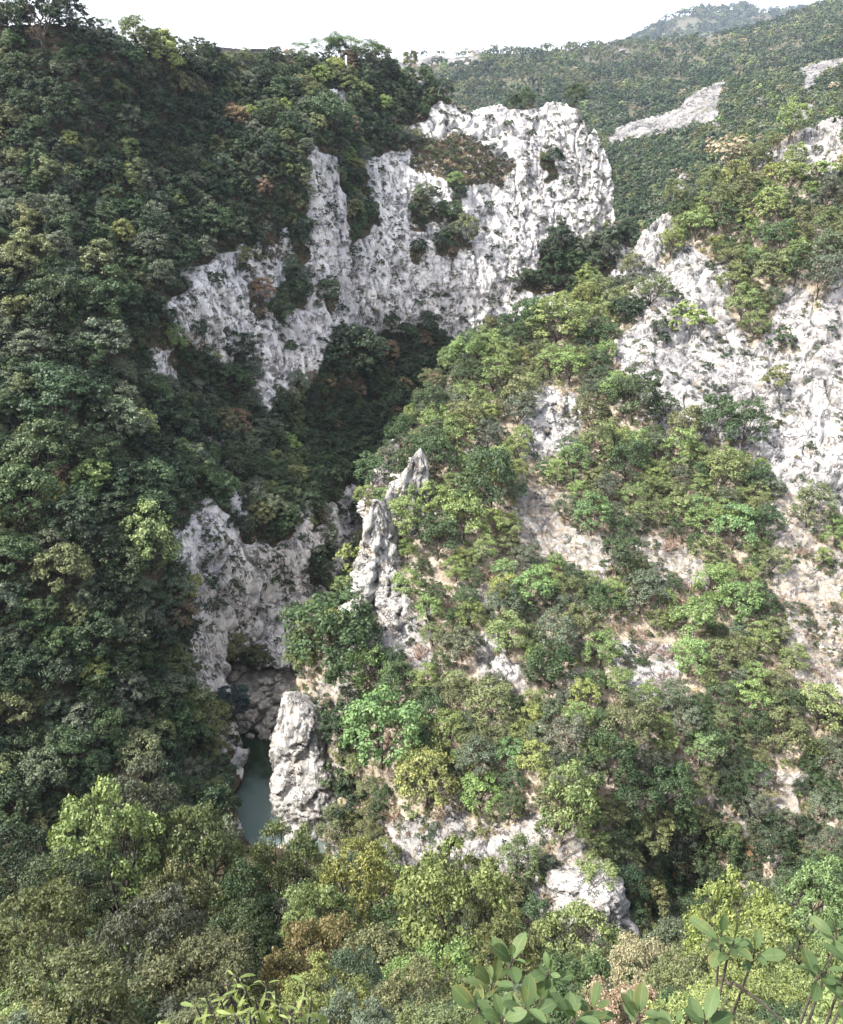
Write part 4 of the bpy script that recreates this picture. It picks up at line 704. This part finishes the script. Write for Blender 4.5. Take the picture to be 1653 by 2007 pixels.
# ------------------------------------------------------------------ saplings with big leaves right in front of the viewpoint
def leaf_blade(L, Wd, curl, fold, tip, nl=9, nw=5):
    V, vn = [], []
    for i in range(nl):
        t = i/(nl-1); w = Wd*.5*(math.sin(math.pi*min(1, (t**1.25)*.97))**.62 if 0 < t < 1 else (.02 if t == 0 else .12))
        for j in range(nw): s = (j/(nw-1)-.5)*2; V.append((s*w, L*t, -curl*L*t*t+abs(s)*w*fold)); vn.append(abs(s))
    Fc = [(i*nw+j, i*nw+j+1, (i+1)*nw+j+1, (i+1)*nw+j) for i in range(nl-1) for j in range(nw-1)]; return np.array(V), np.array(Fc), np.array(vn)
def sapling(name, tips, root, mat, label, leaf, n_leaf, seed, droop=0., kind='sapling', aspect=.5, side=()):
    r = np.random.default_rng(seed); e = bpy.data.objects.new(name, None); COL.objects.link(e); e.location = root; tag(e, label, kind); root = np.array(root); paths, V, Fc, vn, lv = [], [], [], [], []; nv = 0
    for u, v, Y in tips:
        T = at(u, v, Y)-root; m = T*.5+np.array([T[0]*-.12, T[1]*.1, T[2]*.06])+r.normal(size=3)*.03; q1 = T-(T-m)/np.linalg.norm(T-m)*leaf*(.95 if not droop else 2.6)+r.normal(size=3)*leaf*.08; paths.append(([(0, 0, -.3), tuple(m*.5), tuple(m), tuple(q1), tuple(T)], [.009, .008, .006, .004, .0022]))
        ax = T-q1; ax /= np.linalg.norm(ax); L0 = np.linalg.norm(T-q1)
        for k in range(n_leaf):
            t = k/(n_leaf-1); base = q1+(T-q1)*t; a = k*2.39996+r.uniform(-.3, .3); out_ = np.cross(ax, (math.cos(a), math.sin(a), .3)); out_ /= np.linalg.norm(out_)
            up = r.normal()*.22-.05+1.*t-droop*1.25; d = out_*math.cos(min(1.2, max(-1.2, up)))+np.array([0, 0, 1])*math.sin(min(1.2, max(-1.2, up)))+ax*.2*(1-droop); d /= np.linalg.norm(d)
            X = np.cross(d, (0, 0, 1.)); X /= np.linalg.norm(X)+1e-6; ro = r.normal()*.45; X = X*math.cos(ro)+np.cross(d, X)*math.sin(ro); Z = np.cross(X, d); L = leaf*r.uniform(.5, 1.2)*(1 if t < .85 else .72)
            B, bf, bv = leaf_blade(L, L*aspect*r.uniform(.85, 1.1), r.uniform(-.05, .45)+droop*.3, r.uniform(.05, .45), .85); st = base+d*leaf*.13; paths.append(([tuple(base), tuple(st)], [.0022, .0016]))
            V.append(st+B[:, :1]*X+B[:, 1:2]*d+B[:, 2:]*Z); Fc.append(bf+nv); nv += len(B); vn.append(bv); lv.append(np.full(len(B), r.uniform(0, 1)))
    for a, b in side: paths.append(([tuple(at(*a)-root), tuple((at(*a)+at(*b))/2-root+np.array([0, 0, .01])), tuple(at(*b)-root)], [.006, .005, .003]))
    v_, f_ = tubes(paths, 6); link('stem', mesh('stem', v_, f_, M['bark']), e); link('leaves', mesh('leaves', np.concatenate(V), np.concatenate(Fc), M[mat], {'vein': np.concatenate(vn), 'lv': np.concatenate(lv)}), e); return e
def foot(u, Y): x = float(at(u, 2100, Y)[0]); return (x, Y+.25, float(ground_near(np.array([x]), np.array([Y+.25]))[0]))
sapling('broad_leaf_sapling', [(1005,1880,1.5),(1075,1905,1.45),(965,1925,1.42),(940,1970,1.35),(1030,1975,1.3),(1060,1960,1.4),(985,1995,1.28)], foot(1010, 1.5), 'big_leaf', 'largest broad leafed sapling, low in the middle of the foreground', .074, 9, 1)
sapling('broad_leaf_sapling', [(1130,1995,1.3),(1165,1978,1.36),(1255,1985,1.34)], foot(1180, 1.3), 'big_leaf', 'low leafy sapling right beside the largest one', .075, 8, 2)
sapling('broad_leaf_sapling', [(1415,1830,1.7),(1440,1845,1.68),(1480,1865,1.72)], foot(1432, 1.7), 'big_leaf', 'slim sapling with a single dark upright stem', .085, 7, 3, side=[((1436,1925,1.7),(1545,2010,1.6)),((1434,1935,1.7),(1410,1918,1.72))])
sapling('broad_leaf_sapling', [(1640,1820,1.6),(1665,1870,1.5),(1615,1905,1.5),(1665,1950,1.45)], foot(1670, 1.5), 'big_leaf', 'broad leafed sapling cut by the right edge', .075, 8, 4)
sapling('broad_leaf_sapling', [(1385,2003,1.3),(1330,2014,1.28)], foot(1395, 1.25), 'big_leaf', 'short sapling at the bottom edge left of the slim stem', .075, 7, 5)
sapling('lance_leaf_plant', [(462,1915,1.5),(520,1925,1.45),(430,1950,1.4),(500,1960,1.38),(385,1975,1.35),(550,1975,1.36),(600,1930,1.5),(590,1985,1.35),(460,1990,1.3),(530,1998,1.3),(480,1935,1.46),(445,1930,1.47),(540,1950,1.42),(405,1960,1.36),(490,1985,1.33),(610,1960,1.42),(420,1990,1.3),(570,2000,1.3)], foot(500, 1.4), 'lance_leaf', 'pale green plant with narrow drooping leaves at the bottom edge', .058, 12, 6, droop=.85, kind='plant', aspect=.24, side=[((560,2007,1.35),(580,1965,1.4))])
# ------------------------------------------------------------------ the air that turns the far hills blue
m, nt, out = newmat('haze'); q = NT(nt); v_ = q.n('ShaderNodeVolumePrincipled'); v_.inputs['Color'].default_value = (.66, .78, 1., 1); v_.inputs['Density'].default_value = HAZE; v_.inputs['Anisotropy'].default_value = .3; q.l(v_.outputs[0], out.inputs[1])
x0, x1, y0, y1, z0, z1 = -900., 2600., -40., 3300., -8., 640.
tag(link('haze', mesh('haze', [(a, b, c) for c in (z0, z1) for a, b in ((x0, y0), (x1, y0), (x1, y1), (x0, y1))], [(0, 3, 2, 1), (4, 5, 6, 7), (0, 1, 5, 4), (1, 2, 6, 5), (2, 3, 7, 6), (3, 0, 4, 7)], m, smooth=False)), kind='stuff')
# ------------------------------------------------------------------ light, sky, camera
SUN = Vector((-.58, -.18, .79)).normalized()
sun = bpy.data.lights.new('sun', 'SUN'); sun.energy = 2.9; sun.angle = R(.6); sun.color = (1, .95, .87); so = link('sun', sun); so.rotation_euler = (-SUN).to_track_quat('-Z', 'Y').to_euler()
wd = bpy.data.worlds.new('World'); S.world = wd; wd.use_nodes = True; nt = wd.node_tree; nt.nodes.clear(); q = NT(nt)
sky = q.n('ShaderNodeTexSky', sky_type='NISHITA'); sky.sun_disc = False; sky.sun_elevation = math.asin(SUN.z); sky.sun_rotation = math.atan2(SUN.x, SUN.y); sky.dust_density = 6.; sky.air_density = .8; sky.ozone_density = 1.
bg = q.n('ShaderNodeBackground'); bg.inputs[1].default_value = .15; q.l(q.mix(.5, sky.outputs[0], (4.8, 4.8, 4.95)), bg.inputs[0]); wo = q.n('ShaderNodeOutputWorld'); q.l(bg.outputs[0], wo.inputs[0])
cam = bpy.data.cameras.new('camera'); co = link('camera', cam); co.location = (0, 0, CZ); co.rotation_euler = (math.pi/2-PITCH, 0, 0); cam.sensor_fit = 'HORIZONTAL'; cam.sensor_width = 36; cam.lens = F/W*36; cam.clip_end = 20000; cam.clip_start = .05; S.camera = co
vs = S.view_settings; vs.view_transform = 'Standard'; vs.look = 'None'; vs.exposure = 1.95; vs.gamma = 1; vs.use_curve_mapping = False
cy = S.cycles; cy.max_bounces = 5; cy.diffuse_bounces = 2; cy.glossy_bounces = 2; cy.transmission_bounces = 3; cy.transparent_max_bounces = 4; cy.volume_bounces = 0; cy.caustics_reflective = False; cy.caustics_refractive = False; cy.use_denoising = True; cy.sample_clamp_indirect = 6
